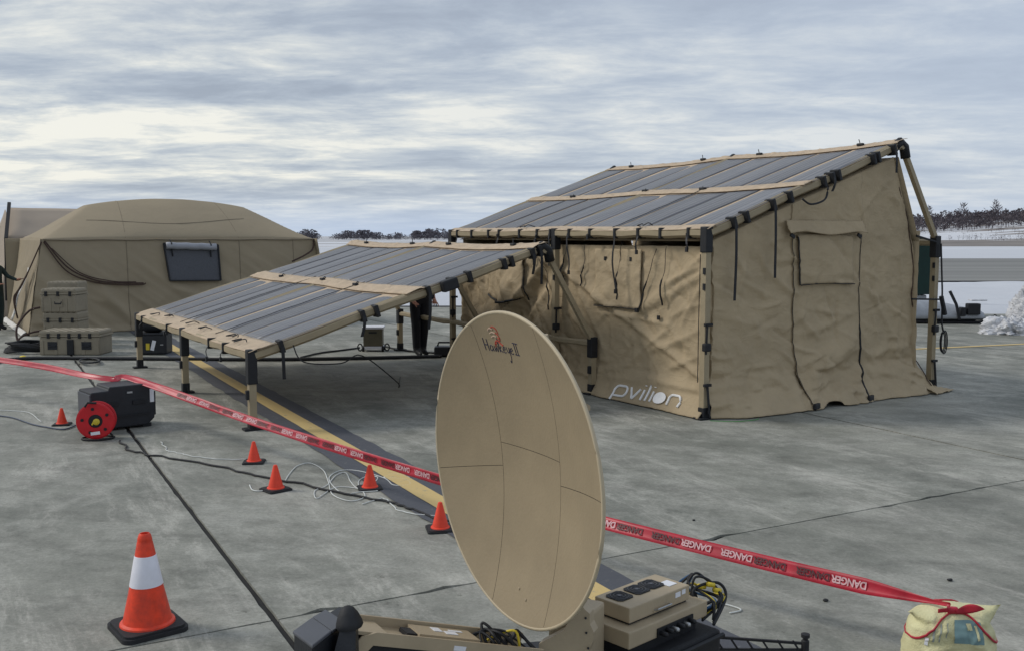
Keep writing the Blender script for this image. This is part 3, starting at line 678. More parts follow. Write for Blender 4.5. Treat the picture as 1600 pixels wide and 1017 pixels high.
zr_ = lambda z: 2.53 + .06 * max(0, 1 - z / 2.0) - .09 * math.exp(-((z - .05) / .25) ** 2) + .012 * math.sin(z * 4)
edge = lambda z: (3.12 + (3.0 - z) * .40 if z > 1.93 else 3.56 + (1.93 - z) * .10) + .02 * math.sin(z * 9)
wall_piece(lambda z: .04, lambda z: zl_(z) + .03, 'end_wall_panel', 70, 110)
wall_piece(lambda z: zr_(z) - .03, lambda z: edge(z) + .12 * max(0, .25 - z), 'end_wall_panel', 60, 120)
wall_piece(zl_, zr_, 'door_panel', 64, 120, True, .012)
for nm, fx in (('zipper', zl_), ('zipper', zr_)):
    b = MB(); pts = [Vector((fx(z), ew(fx(z), z, fx is zl_) - .022, z)) for z in [0.03 + 1.99 * k / 40 for k in range(41)]]
    b.tube(pts, [.0045 + (.009 if (fx is zr_ and p.z < .9) else 0) for p in pts], 5); b.build(nm, BLACK, tent)
for x in (zl_(0) + .02, zr_(0) - .02):
    b = MB(); b.box((x, ew(x, .05) - .05, .05), (.14, .04, .07), bev=.015, rot=Matrix.Rotation(.3, 3, 'Z')); b.build('buckle', BLACK, tent)
# corner seam running up the far edge of the end wall and the skirt end that drags on the ground
b = MB(); b.tube([(edge(z) - .03, ew(3.5, z) - .012, z) for z in [0.1 + 2.75 * k / 40 for k in range(41)]], .007, 5); b.build('edge_seam', ROPE, tent)
b = MB()
b.grid(lambda u, v: Vector((3.62 + .50 * u, -.05 - .28 * v + .04 * fbm(u * 5, v * 3, 4) + .10 * u, .014 + .10 * (1 - u) * (1 - v) + .05 * abs(fbm(u * 6, v * 4, 9)))), 24, 10); b.build('dragging_skirt', TAN, tent, smooth=True, solid=.006)
# door window flap and hood
def flapz(x, z, up): return ew(x, z, True) - up
b = MB()
b.grid(lambda u, v: (lambda x, z: Vector((x, flapz(x, z, .040 + .02 * math.sin(math.pi * u) + .03 * (1 - v) * abs(fbm(x * 4, z * 4, 3))), z)))(1.40 + .96 * u + .05 * (1 - v), 1.43 + .58 * v + .012 * math.sin(u * 4)), 30, 24)
fl_ = b.build('window_flap', TAN, tent, smooth=True, solid=.006)
b = MB(); b.tube([(1.40 + .05 * (1 - v / 12), flapz(1.42, 1.43 + .56 * v / 12, .052), 1.43 + .56 * v / 12) for v in range(13)], .009, 5)
b.tube([(1.45 + .96 * u / 16, flapz(1.45 + .96 * u / 16, 1.43, .060), 1.428 + .012 * math.sin(u / 4)) for u in range(17)], .006, 5); b.build('flap_binding', BLACK, tent)
b = MB()
b.grid(lambda u, v: (lambda x, z: Vector((x, flapz(x, z, .03 + .085 * (1 - v)), z)))(1.20 + 1.34 * u, 2.03 + .15 * v + .018 * math.sin(u * 9) * (1 - v)), 40, 8); b.build('flap_hood', TAN, tent, smooth=True, solid=.006)
for x in (1.27, 2.44):
    b = MB(); b.box((x, flapz(x, 2.0, .07), 2.0), (.07, .02, .04), rot=Matrix.Rotation(.5, 3, 'Y')); b.build('hook_tab', BLACK, tent)
# side wall (towards the low array)
SF = Folds(rand_segs(70, 0, 2.9, .3, 1.8, 15, (30, 38, -35, 75), .020) + rand_segs(34, 0, 2.9, .03, .45, 19, (2, 8, -8), .020)
    + [seg(.05, 1.86, 1.25, 1.16, .05, .035, .05), seg(.05, 1.75, .95, 1.42, .04, .028, .06), seg(.05, 1.80, .55, .95, .04, .022, .05), seg(2.75, 1.9, 2.0, 1.15, .06, .04, -.08), seg(2.85, 1.8, 2.1, .75, .05, .032), seg(2.2, 1.02, .6, .95, .035, .03, .12),
       seg(.15, 1.0, 1.2, .62, .05, .03, .1), seg(.1, .72, .9, .42, .04, .024), seg(2.2, .95, 1.9, .45, .04, .02), seg(.1, .30, 1.4, .36, .04, .03, .05), seg(1.2, .36, 2.6, .30, .05, .03, -.05), seg(.1, 1.3, .8, 1.05, .03, .018)]
    + rand_segs(34, 3.0, 5.6, .3, 1.8, 25, (48, 55, 40), .045) + [seg(3.1, 1.85, 4.7, .55, .10, .10, .1), seg(3.0, 1.55, 4.2, .45, .09, .08, .1), seg(5.5, 1.8, 4.8, .8, .09, .08, -.1), seg(5.6, 1.5, 5.0, .3, .08, .07), seg(3.1, .8, 5.2, .72, .06, .05, .2)])
def sw(t, z):
    """side wall surface: local x at (t, z)"""
    far = min(1, max(0, (t - 2.9) / .5))
    amp = .020 + .030 * far
    d = crumple(t, z, 31.0, amp, .55, 2.0) + .03 * fbm(t * 1.1, z * 1.2, 8, 2) + SF(t, z) * min(1, (1.95 - z) * 6)
    if far: d += far * .07 * math.sin((t * 1.5 + z * 1.9) * 2.4 + 2 * fbm(t, z, 2, 2)) * min(1, (1.95 - z) * 1.5 + .1)
    if .3 < t < 1.75 and z < .5: d *= .3 + .7 * max(abs((t - 1.02) / .72) ** 4, min(1, max(0, (z - .25) / .2)))
    diag = .04 * math.exp(-((z - .78 - .42 * (t - 1.0)) / .05) ** 2) * (1 if t < 2.9 else 0) + .035 * math.exp(-((z - 1.62 + .45 * (t - .1)) / .06) ** 2) * (1 if t < 1.4 else 0)
    hem = .07 * fbm(t * 2.0, 7, 1, 3)
    return .10 - d - diag - flare(z, .20 + hem, .42) - .025 * math.exp(-((z - .33 + .04 * t) / .05) ** 2)
b = MB(); b.grid(lambda u, v: (lambda t, z: Vector((sw(t, z), t, z)))(.02 + 5.75 * u, .012 + .014 * abs(fbm(u * 30, 0, 3)) + 1.87 * v), 240, 100)
b.build('side_wall', TAN, tent, smooth=True, solid=.006)
# rear and far walls of the tent
b = MB(); b.grid(lambda u, v: Vector((3.62 + crumple(u * 5, v * 2, 50, .04), 5.75 * u, 2.06 * v)), 60, 20); b.build('rear_wall', TAN, tent, smooth=True, solid=.006)
b = MB(); b.grid(lambda u, v: (lambda x: Vector((x, 5.72 + crumple(x, v * 3, 70, .04), (topz(x) - .02) * v + .02)))(.15 + 3.45 * u), 40, 30); b.build('end_wall_panel', TAN, tent, smooth=True, solid=.006)
b = MB(); b.grid(lambda u, v: Vector((3.14 + .46 * u, 5.75 * v, 2.97 - 1.03 * u + .02 * fbm(u, v * 6, 3))), 10, 40); b.build('rear_slope_cloth', TAN, tent, smooth=True, solid=.006)
b = MB(); b.grid(lambda u, v: Vector((.10 + 3.0 * u, .05 + 5.68 * v, T.zl(.10 + 3.0 * u) - .12 + .0 * v)), 20, 30); b.build('inner_roof_cloth', TAN, tent, smooth=True, solid=.004)
# side window flap, its cords and the torn-open drape farther along
def swflap(t0, t1, z0, z1, up, nm, sd_, sag=0.0):
    b = MB(); b.grid(lambda u, v: (lambda t, z: Vector((sw(t, z) - up - .02 * math.sin(math.pi * u) * (1 - v) - .02 * abs(fbm(t * 4, z * 4, sd_)), t, z - sag * math.sin(math.pi * u) * (1 - v))))(t0 + (t1 - t0) * u, z0 + (z1 - z0) * v), 30, 24)
    return b.build(nm, TAN, tent, smooth=True, solid=.006)
swflap(1.22, 2.12, 1.13, 1.84, .03, 'side_window_flap', 5)
b = MB(); b.tube([(sw(t, 1.13) - .05, t, 1.125) for t in [1.2 + .9 * k / 12 for k in range(13)]], .006, 5); b.box((sw(1.22, 1.12) - .06, 1.22, 1.12), (.03, .05, .05)); b.build('flap_binding', BLACK, tent)
swflap(3.75, 4.85, 1.14, 1.82, .05, 'far_window_flap', 8, .1)
b = MB(); b.tube([(sw(t, 1.10) - .085, t, 1.14 - .1 * math.sin(math.pi * (t - 3.75) / 1.1)) for t in [3.8 + 1.0 * k / 14 for k in range(15)]], .016, 5); b.build('flap_binding', BLACK, tent)
for (ta, za, tb, zb) in ((.95, 1.85, 1.22, 1.12), (1.60, 1.93, 1.68, 1.22), (2.33, 1.9, 2.36, 1.36), (2.72, 1.93, 2.85, 1.52), (2.80, 1.6, 2.80, 1.38), (.78, 1.88, .82, 1.2), (3.75, 1.8, 3.72, 1.1), (3.3, 1.75, 3.15, 1.0), (3.45, 1.95, 3.5, 1.6), (4.75, 1.75, 4.8, 1.3)):
    b = MB(); n = 12
    b.tube([(sw(ta + (tb - ta) * k / n, za + (zb - za) * k / n) - .045, ta + (tb - ta) * k / n + .012 * math.sin(k), za + (zb - za) * k / n) for k in range(n + 1)], [.004 + .007 * (k > n * .55) for k in range(n + 1)], 5)
    b.build('tie_cord', BLACK, tent)
for t, z in ((1.9, 1.72), (1.42, 1.72), (.9, 1.05)):
    b = MB(); b.box((sw(t, z) - .035, t, z), (.02, .035, .05)); b.build('toggle', BLACK, tent)
b = MB()
for t, z in ((.045, 1.25), (.045, 1.5), (.05, .95)): b.box((-.02, t, z), (.03, .03, .08))
b.tube([(-.03, .1, 1.8), (-.02, .12, 1.2), (-.04, .1, .4)], .005, 5); b.build('corner_lacing', BLACK, tent)
# white lettering along the foot of the side wall
def arc(cx, cy, r, a0, a1, n=12, ry=None): return [(cx + r * math.cos(R(a0 + (a1 - a0) * k / n)), cy + (ry or r) * math.sin(R(a0 + (a1 - a0) * k / n))) for k in range(n + 1)]
H_ = .118; w1_ = .125
strokes = []
strokes.append([(0.0, -.05), (0.0, H_ - .05)] + arc(.05, H_ - .05, .05, 180, 90, 6) + arc(.15, H_ - .05, .05, 90, 0, 6) + [(.20, .05)] + arc(.15, .05, .05, 0, -90, 6) + [(.02, 0.0)])
strokes.append([(.255, H_), (.335, 0.0), (.345, 0.0), (.425, H_)])
strokes.append([(.49, 0), (.49, H_)]); strokes.append([(.49, H_ + .045), (.49, H_ + .055)])
strokes.append([(.565, 0), (.565, H_ + .07)])
strokes.append([(.64, 0), (.64, H_)]); strokes.append([(.64, H_ + .045), (.64, H_ + .055)])
strokes.append([(.915, 0), (.915, H_ - .05)] + arc(.965, H_ - .05, .05, 180, 90, 6) + arc(1.055, H_ - .05, .05, 90, 0, 6) + [(1.105, 0)])
def onwall(u, v, up=.003):
    t = 1.575 - u * 1.05; z = .065 + v * .95 + .015 * u
    return Vector((min(sw(t, z), sw(t, z - .02), sw(t, z + .02), sw(t - .02, z), sw(t + .02, z)) - up, t, z))
b = MB()
for st in strokes:
    pts = []
    for k in range(len(st) - 1):
        (x0, y0), (x1, y1) = st[k], st[k + 1]; n = max(1, int(math.hypot(x1 - x0, y1 - y0) / .02))
        for q in range(n): pts.append(onwall(x0 + (x1 - x0) * q / n, y0 + (y1 - y0) * q / n))
    pts.append(onwall(*st[-1])); b.tube(pts, .0145, 6)
n = 28; ring = [onwall(.775, .064, .014)] + [onwall(.775 + .096 * math.cos(2 * math.pi * k / n), .064 + .066 * math.sin(2 * math.pi * k / n), .014) for k in range(n)]
b.add(ring, [(0, 1 + k, 1 + (k + 1) % n) for k in range(n)])
b.build('white_lettering', mat('bright_white_print', (.86, .86, .86), .5, var=.02), tent)
# coiled cable on the rear post and the guy below it
b = MB()
for q in range(3):
    b.tube([(4.14 + (.05 + .008 * q) * math.cos(a_), -.02 - .015 * q, .62 + (.13 + .01 * q) * math.sin(a_)) for a_ in [2 * math.pi * k / 20 for k in range(20)]], .008, 5, closed=True)
b.tube([(4.0, -.04, 1.9), (4.05, -.05, 1.3), (4.07, -.05, .85), (4.14, -.03, .75)], .012, 5); b.build('cable_coil', BLACK, tent)
b = MB(); b.tube([(3.5, 0, 1.2), (4.0, -.05, 1.18)], .012, 5); b.tube([(4.02, -.06, 1.22), (4.10, -.07, .98)], .03, 6); b.build('back_strap', BLACK, tent); b = MB(); b.tube([(3.55, .0, 2.0), (3.98, 0, 1.92)], .015, 5); b.build('upper_back_strap', BLACK, tent)
b = MB(); b.tube(cubic([(-.05, -.12, .012), (.15, -.30, .012), (.4, -.34, .012), (.50, -.30, .012)], 6), .004, 5); b.build('green_cord', mat('green_cord', (.03, .25, .05), .6), tent)

# ------------------------------------------------------------------ the low solar array
arr = empty('solar_array', gp(397, 672), math.atan2(0.528, 0.849), 'low ground mounted array of grey solar strips on short tan legs beside the tent', 'solar canopy')
A_ = Module(arr, 5.74, 4.37, 3.62, .77, 1.85, .66, .075); A_.frame()
A_.cover(.23, 1.74, 2.0, .20, 10, 1)
A_.straps_eave([(.9, .12), (1.5, .18), (3.6, .06), (5.2, .1)])
A_.straps_rafter([(.30, .34), (1.22, .22), (1.38, .0), (2.02, .42), (2.32, .0), (2.55, .0), (3.02, .0), (3.12, .0), (3.42, .25), (3.52, .4)])
b = MB(); p = A_.zl(.35); b.tube(cubic([(.40, -.1, p), (.5, -.14, p - .18), (.9, -.16, p - .22), (1.3, .2, p - .2), (2.0, .8, .25), (2.4, 1.6, .05), (2.9, 2.6, .02)], 6), .007, 5); b.build('drooping_cable', BLACK, arr)
b = MB(); b.box((2.27, -.06, A_.zl(2.27)), (.20, .10, .13), bev=.02, rot=Matrix.Rotation(-.28, 3, 'Y')); b.build('array_control_box', BLACK, arr)

# ------------------------------------------------------------------ domed shelter on the left
B0 = Vector((-9.72, 19.6, 0))
sh = empty('domed_shelter', B0, ANG, 'broad drab domed fabric shelter with one dark window and rope on its wall', 'tent')
SWD, SDP, SE = 6.45, 4.4, 1.93
def inset(z): return .33 * (z / SE)
def shroof(x, y):
    mx = min((x - .33) / 1.15, (SWD - .33 - x) / 1.15, (y - .2) / 1.6, (SDP - .2 - y) / 1.6); mx = max(0, mx)
    z = SE + .44 * min(1, mx)
    cx, cy = (x - SWD / 2) / (SWD / 2 - .33), (y - SDP / 2) / (SDP / 2 - .2)
    z += .49 * max(0, 1 - cx * cx) ** .95 * max(0, 1 - cy * cy) ** .75
    return z
b = MB(); b.grid(lambda u, v: (lambda x, y: Vector((x, y, shroof(x, y) + .008 * fbm(x * 2, y * 2, 3))))(.33 + (SWD - .66) * u, .2 + (SDP - .4) * v), 90, 60); b.build('roof', SHELT, sh, smooth=True, solid=.005)
def shw(x, z):
    u = x * .80 + z * 1.05
    low = max(0, 1 - z / 1.7)
    f_ = .17 * low * (ridge(u * .80, (x * .25 - z * .2), 3, 2) - .3) + .05 * low * (ridge(u * 2.1, x * .2, 9, 2) - .3) + .03 * fbm(u * 2.2, x * .3, 8, 3)
    return .2 * (z / SE) - f_ - .06 * max(0, 1 - z / .15)
b = MB(); b.grid(lambda u, v: (lambda z: (lambda x: Vector((x, shw(x, z), z)))(inset(z) + u * (SWD - 2 * inset(z))))(SE * v + .01), 150, 60); b.build('front_wall', SHELT, sh, smooth=True, solid=.006)
b = MB(); b.grid(lambda u, v: (lambda z: Vector((inset(z) - .03 * ridge(u * 3, z, 5), .2 * z / SE + u * (SDP - .4 * z / SE), z)))(SE * v + .01), 50, 40); b.build('side_wall', SHELT, sh, smooth=True, solid=.006)
b = MB(); b.grid(lambda u, v: (lambda z: Vector((SWD - inset(z), u * SDP, z)))(SE * v + .01), 20, 20); b.build('side_wall', SHELT, sh, smooth=True, solid=.006)
b = MB(); b.grid(lambda u, v: (lambda z: Vector((u * SWD, SDP - .2 * z / SE, z)))(SE * v + .01), 20, 20); b.build('rear_wall', SHELT, sh, smooth=True, solid=.006)
# window: frame, dark mesh, rolled sheet on top, ties
def shp(x, z, up=.02): return Vector((x, shw(x, z) - up, z))
wq = [(2.79, 1.04), (3.88, 1.02), (3.86, 1.80), (2.70, 1.84)]
def wp(u, v, up):
    a0 = Vector(wq[0]).lerp(Vector(wq[1]), u); a1 = Vector(wq[3]).lerp(Vector(wq[2]), u); q = a0.lerp(a1, v); return Vector((q.x, .2 * q.y / SE - .06 - up, q.y))
fr = MB()
for a0, a1 in (((0, 0), (1, 0)), ((1, 0), (1, 1)), ((1, 1), (0, 1)), ((0, 1), (0, 0))): fr.tube([wp(*a0, .01), wp(*a1, .01)], .045, 4, flat=.4)
wf = fr.build('window_frame', BLACK, sh)
b = MB(); b.grid(lambda u, v: wp(u, v, 0), 4, 4); b.build('window_mesh', MESHM, wf)
b = MB(); b.tube([wp(.03 + .92 * k / 10, .94, .07) + Vector((0, 0, .006 * math.sin(k * 2))) for k in range(11)], .075, 10); b.build('rolled_cover', GREYSHEET, wf, smooth=True)
for u in (.12, .84):
    b = MB(); b.tube([wp(u, 1.10, .02), wp(u, 1.0, .15), wp(u, .82, .06), wp(u + .01, .66, .02)], .015, 5); b.build('tie_strap', BLACK, wf)
SEAM = mat('shelter_seam', (0.20, 0.165, 0.115), .85, var=.1)
for x in (1.95, 4.35, 5.6):
    b = MB(); b.tube([shp(x, z, .004) for z in [.04 + 1.85 * k / 24 for k in range(25)]], .008, 5); b.build('wall_seam', SEAM, sh)
for xa, xb in ((1.95, 2.3), (4.35, 4.1)):
    b = MB(); b.tube([(xa + (xb - xa) * k / 20, .22 + 3.9 * k / 20, shroof(xa + (xb - xa) * k / 20, .22 + 3.9 * k / 20) + .002) for k in range(21)], .005, 5); b.build('roof_seam', SEAM, sh)
b = MB(); b.tube([(.35 + (SWD - .7) * k / 40, .17, SE - .005 - .012 * abs(math.sin(k * .4))) for k in range(41)], .014, 5); b.build('eave_piping', SEAM, sh)
b = MB(); b.tube([(1.3 + 3.4 * k / 30, .95 + .35 * math.sin(math.pi * k / 30) * -1, shroof(1.3 + 3.4 * k / 30, .95 - .35 * math.sin(math.pi * k / 30)) + .003) for k in range(31)], .010, 5); b.build('roof_seam', SEAM, sh)
# ropes
def shrope(pts, r_, nm='rope'):
    b = MB(); b.tube(cubic([shp(x, z, .05) for x, z in pts], 7), r_, 5); b.build(nm, ROPE, sh)
shrope([(.38, 1.90), (.78, 1.36), (1.25, 1.10), (1.7, 1.02), (2.25, 1.0)], .016); shrope([(.36, 1.88), (.74, 1.30), (1.22, 1.06), (1.7, .985), (2.2, .97), (2.3, 1.0)], .014)
shrope([(.5, 1.75), (1.0, 1.25), (1.6, 1.06), (2.1, 1.03)], .010)
for k in range(4):
    b = MB(); o_ = .04 * k
    b.tube(cubic([(.32, .15, 1.88), (.10 - o_, .5 + o_, 1.3 - .1 * k), (-.12, 1.0 + o_ * 3, .7), (-.05, 1.5 + o_, .25)], 8), .014, 5); b.build('rope', ROPE, sh)
b = MB(); b.grid(lambda u, v: Vector((.16 - .26 * v - .05 + .02 * math.sin(v * 9), .55 + 1.1 * v + .42 * u * (.35 + .65 * v), 1.35 - 1.15 * v)), 4, 14); b.build('white_liner_flap', SHELT2, sh, smooth=True, solid=.006)
b = MB(); b.grid(lambda u, v: Vector((-.04 - .10 * v + .03 * fbm(u * 9, v, 2), SDP * u, .07 * (1 - v) + .012 + .02 * abs(fbm(u * 14, v, 3)))), 50, 4); b.build('ground_skirt', SHELT2, sh, smooth=True, solid=.006)
b = MB(); b.tube(cubic([(6.1, .18, 1.93), (6.05, .1, 1.7), (5.8, .0, 1.55), (5.5, -.03, 1.42)], 6), .02, 5); b.build('rope', ROPE, sh)

sh2 = empty('ridged_shelter', B0, ANG, 'paler ridged fabric shelter behind the domed one, black strap down its corner', 'tent')
X0, X1, Y0, Y1 = .08, 5.0, 4.75, 8.4
rl, rr_, tp = Vector((.30, 5.9, 2.70)), Vector((4.6, 6.2, 2.70)), None
def quad(nm, a, b_, c, d, nu=16, nv=10, amp=.02, m=SHELT):
    b = MB(); a, b_, c, d = map(Vector, (a, b_, c, d)); nn_ = (b_ - a).cross(d - a).normalized()
    b.grid(lambda u, v: a.lerp(b_, u).lerp(d.lerp(c, u), v) + nn_ * amp * fbm(u * 4, v * 4, a.x + nu), nu, nv); return b.build(nm, m, sh2, smooth=True, solid=.006)
SH3 = mat('pale_shelter_canvas', (0.36, 0.30, 0.24), .85, var=.06, vscale=1.2)
quad('roof', (X0, Y0, 1.95), (X1, Y0, 1.95), rr_, rl, m=SH3); quad('roof', rl, rr_, (X1, Y1, 1.95), (X0, Y1, 1.95), m=SH3)
quad('front_wall', (X0 - .2, Y0 - .05, .01), (X1, Y0 - .05, .01), (X1, Y0, 1.95), (X0, Y0, 1.95), m=SH3)
b = MB(); b.grid(lambda u, v: Vector((X0 - .2 + .2 * v + .15 * v * math.sin(math.pi * u), Y0 + (Y1 - Y0) * u, (1.95 + (.72 * (1 - abs(u * 2 - 1) ** 1.2))) * v + .01)), 24, 20); b.build('gable_wall', SH3, sh2, smooth=True, solid=.006)
b = MB(); b.grid(lambda u, v: Vector((.45 + 1.2 * u, Y0 - .1 - .5 * v + 0 * u, 1.97 + .45 * u * (1 - v))), 8, 6); b.build('joining_flap', SH3, sh2, smooth=True, solid=.006)
b = MB(); b.tube([(.0, Y0 - .14, .45), (.06, Y0 - .10, 1.95), (.26, 5.75, 2.82)], .055, 4, flat=.6); b.build('corner_strap', BLACK, sh2)
b = MB(); b.tube([(.55, 4.6, 1.75), (.52, 4.6, 1.3), (.45, 4.58, .8)], .02, 5); b.build('tie_cord', ROPE, sh2)

# ================================================================== CASES
def hard_case(name, loc, rz, size, label, group='khaki transit cases stacked in front of the shelter', black_panel=False, nl=3):
    r_ = empty(name, loc, rz, label, 'case', group); w_, d_, h_ = size; lh = h_ * .24; z1 = h_ - lh
    b = MB(); b.box((0, 0, z1 / 2 - .003), (w_ * .96, d_ * .96, z1 - .006), bev=.025)
    for k in range(5):
        x = -w_ * .44 + w_ * .88 * k / 4; b.box((x, 0, z1 * .42), (w_ * .055, d_ * 1.0, z1 * .78), bev=.008)
    b.build('shell', CASE, r_)
    b = MB(); b.box((0, 0, z1 + .012), (w_ * 1.0, d_ * 1.0, .03), bev=.008); b.build('seal_rim', CASE, r_)
    b = MB(); b.box((0, 0, z1 + lh / 2 + .01), (w_ * .97, d_ * .97, lh - .02), bev=.03); b.build('lid', CASE, r_)
    for k in range(7):
        x = -w_ * .42 + w_ * .84 * k / 6; b = MB(); b.box((x, 0, h_ - .004), (w_ * .07, d_ * .92, .022), bev=.009); b.build('lid_rib', CASE, r_)
    for k in range(nl):
        x = -w_ * .33 + w_ * .66 * k / (nl - 1); b = MB(); b.box((x, -d_ * .505, z1 + .015), (.045, .028, .085), bev=.006); b.build('latch', BLACK, r_)
    for x in ((-w_ * .27, w_ * .27) if w_ > 1 else (0,)):
        b = MB(); b.box((x, -d_ * .49, z1 * .52), (.16, .02, z1 * .42)); b.build('handle_recess', DKPLASTIC if w_ > 1 else CASE, r_)
        b = MB(); b.tube([(x - .06, -d_ * .50, z1 * .6), (x - .055, -d_ * .53, z1 * .5), (x + .055, -d_ * .53, z1 * .5), (x + .06, -d_ * .50, z1 * .6)], .011, 6); b.build('handle', DKPLASTIC, r_)
    if black_panel:
        b = MB(); b.box((.02, -d_ * .515, z1 * .44), (.11, .03, z1 * .82), bev=.008); b.build('black_plate', BLACK, r_)
    return r_
cY = 16.7
hard_case('transit_case', (-7.47, cY, 0), .0, (1.06, .55, .41), 'long low khaki transit case on the ground with two dark handles', black_panel=True, nl=5)
hard_case('transit_case', (-8.18, 17.9, 0), .02, (.66, .5, .62), 'lower upright khaki case of the pair behind the long low case', nl=3)
hard_case('transit_case', (-8.19, 17.88, .626), .0, (.66, .5, .42), 'khaki case sitting on top of another behind the long low case')
hard_case('transit_case', (-8.52, 18.75, 0), .03, (.60, .5, 1.13), 'tall khaki case farthest back, only its ribbed lid and side showing')
def ground_cable(name, pix, r_, m, label, cat='cable', z=None, n=8, group=None, wob=0.0):
    pts = cubic([gp(u, v, r_ + .002) for u, v in pix], n)
    if wob: pts = [p + Vector((wob * noise.noise((k * .4, 1, r_ * 90)), wob * noise.noise((k * .4, 5, r_ * 90)), 0)) for k, p in enumerate(pts)]
    b = MB(); b.tube(pts, r_, 6, m); o = b.build(name, m, smooth=True); return tag(o, label, cat, group)
# coil of black cable beside the long case
b = MB(); c0 = gp(45, 550)
pts = []
for k in range(150):
    a_ = k * .33; rr = .30 + .06 * math.sin(k * .7); pts.append(c0 + Vector((rr * math.cos(a_) * 1.1, rr * math.sin(a_) * .9, .02 + .0011 * k + .01 * math.sin(k))))
b.tube(pts, .016, 5); tag(b.build('coiled_cable', RUBBER, smooth=True), 'messy coil of black cable left of the long khaki case', 'cable')
b = MB(); b.lathe([(.06, 0), (.06, .05), (.03, .07)], 12, c=gp(36, 562)); tag(b.build('plug', YEL), 'yellow plug lying in front of the cable coil', 'plug')
b = MB(); b.tube(cubic([Vector((-8.50, 17.6, .72)), Vector((-8.66, 17.5, .66)), Vector((-8.78, 17.3, .4)), Vector((-8.72, 17.2, .15)), Vector((-8.5, 17.1, .05)), Vector((-8.7, 16.9, .03))], 7), .02, 5)
b.tube(cubic([Vector((-8.5, 17.6, .3)), Vector((-8.62, 17.5, .28)), Vector((-8.74, 17.3, .2)), Vector((-8.7, 17.1, .04))], 7), .018, 5)
tag(b.build('hanging_cable', ROPE, smooth=True), 'brown cables drooping from the left side of the stacked khaki cases', 'cable')
b = MB(); pts = [gp(140 + 16 * math.cos(k * .6), 563 + 3.5 * math.sin(k * .6), .02 + .001 * k) for k in range(40)]
b.tube(pts, .014, 5); tag(b.build('coiled_cable', RUBBER, smooth=True), 'flat black cable coil on the concrete below the long khaki case', 'cable')
# long black flat hose
b = MB(); pts = cubic([gp(-40, 575, .03), gp(30, 560, .03), gp(180, 559.5, .03), gp(400, 561, .03), gp(560, 559, .03), gp(690, 556, .03)], 10)
b.tube(pts, .035, 6, flat=.8); tag(b.build('long_hose', RUBBER, smooth=True), 'long straight black hose across the concrete under the solar array', 'hose')
# black box with bag on it under the array's farthest leg
r_ = empty('black_case', (-6.13, 16.7, 0), .1, 'black plastic case under the far corner of the solar array', 'case')
b = MB(); b.box((0, 0, .17), (.50, .42, .33), bev=.03); b.box((0, 0, .35), (.56, .46, .03), bev=.01); b.build('shell', DKPLASTIC, r_)
b = MB(); b.box((.03, -.215, .16), (.06, .012, .17), rot=Matrix.Rotation(.25, 3, 'Y')); b.build('white_label', PAPERW, r_)
b = MB(); b.box((-.06, -.214, .14), (.06, .012, .11)); b.build('yellow_label', YEL, r_)
b = MB(); b.box((.17, -.214, .17), (.05, .01, .015)); b.build('badge', ZINC, r_)
b = MB()
def bag(u, v):
    a_ = 2 * math.pi * u; e_ = math.pi * v - math.pi / 2; k = 1 + .18 * fbm(u * 5, v * 4, 3)
    return Vector((.22 * math.cos(a_) * math.cos(e_) ** .6 * k, .17 * math.sin(a_) * math.cos(e_) ** .6 * k, .38 + .13 + .13 * math.sin(e_) * k)) if abs(math.cos(e_)) > 1e-6 else Vector((0, 0, .51 + .13 * math.sin(e_)))
b.grid(bag, 24, 12); o = b.build('black_bag', BLACK, smooth=True); o.location = (-6.16, 16.7, -.015); tag(o, 'slumped black bag lying on top of the black plastic case', 'bag')

# ================================================================== GENERATOR CASE AND REEL
gl = gp(154, 676); gr = gp(248, 664); gll = gp(117, 662)
dx = (gr - gl); dx.z = 0; gw = .80; an = math.atan2(dx.y, dx.x)
gen = empty('equipment_case', gl + dx.normalized() * -.06, an, 'dark charcoal equipment case behind the red cable reel', 'case')
b = MB()
prof = [(-.0, .03), (.0, .455), (.19, .46), (.20, .50), (.70, .50), (.70, .10), (.62, .03)]
b.prism([(p[0], p[1]) for p in prof], 0, .42, fn=lambda v: Vector((v.x, v.z, v.y))); o = b.build('shell', DKPLASTIC, gen)
gen.scale = (.92, .92, .92)
md = o.modifiers.new('bev', 'BEVEL'); md.width = .012; md.segments = 2
b = MB(); b.box((-.004, .215, .235), (.02, .40, .39), bev=.006); b.build('side_panel', GREYPL, gen)
b = MB(); b.box((.71, .2, .2), (.05, .3, .16), bev=.01); b.box((.70, .02, .33), (.035, .02, .15)); b.build('latch', DKPLASTIC, gen)
b = MB(); b.box((.67, -.006, .36), (.045, .012, .15)); b.build('white_label', PAPERW, gen)
b = MB(); b.box((.42, -.006, .42), (.06, .008, .02)); b.build('badge', ZINC, gen)
for x in (.22, .52):
    b = MB(); b.box((x, -.006, .30), (.14, .02, .05), bev=.005); b.build('handle', BLACK, gen)
b = MB(); b.box((.35, -.008, .16), (.58, .02, .02)); b.build('seam_rib', BLACK, gen)
for x in (.08, .62):
    b = MB(); b.box((x, .2, .02), (.10, .34, .04)); b.build('foot', BLACK, gen)
rc = gp(152, 685)
reel = empty('cable_reel', rc, .25, 'round red cable reel on a black stand in front of the charcoal case', 'cable reel')
RX = Matrix.Rotation(R(90), 3, 'X'); zc_ = .19
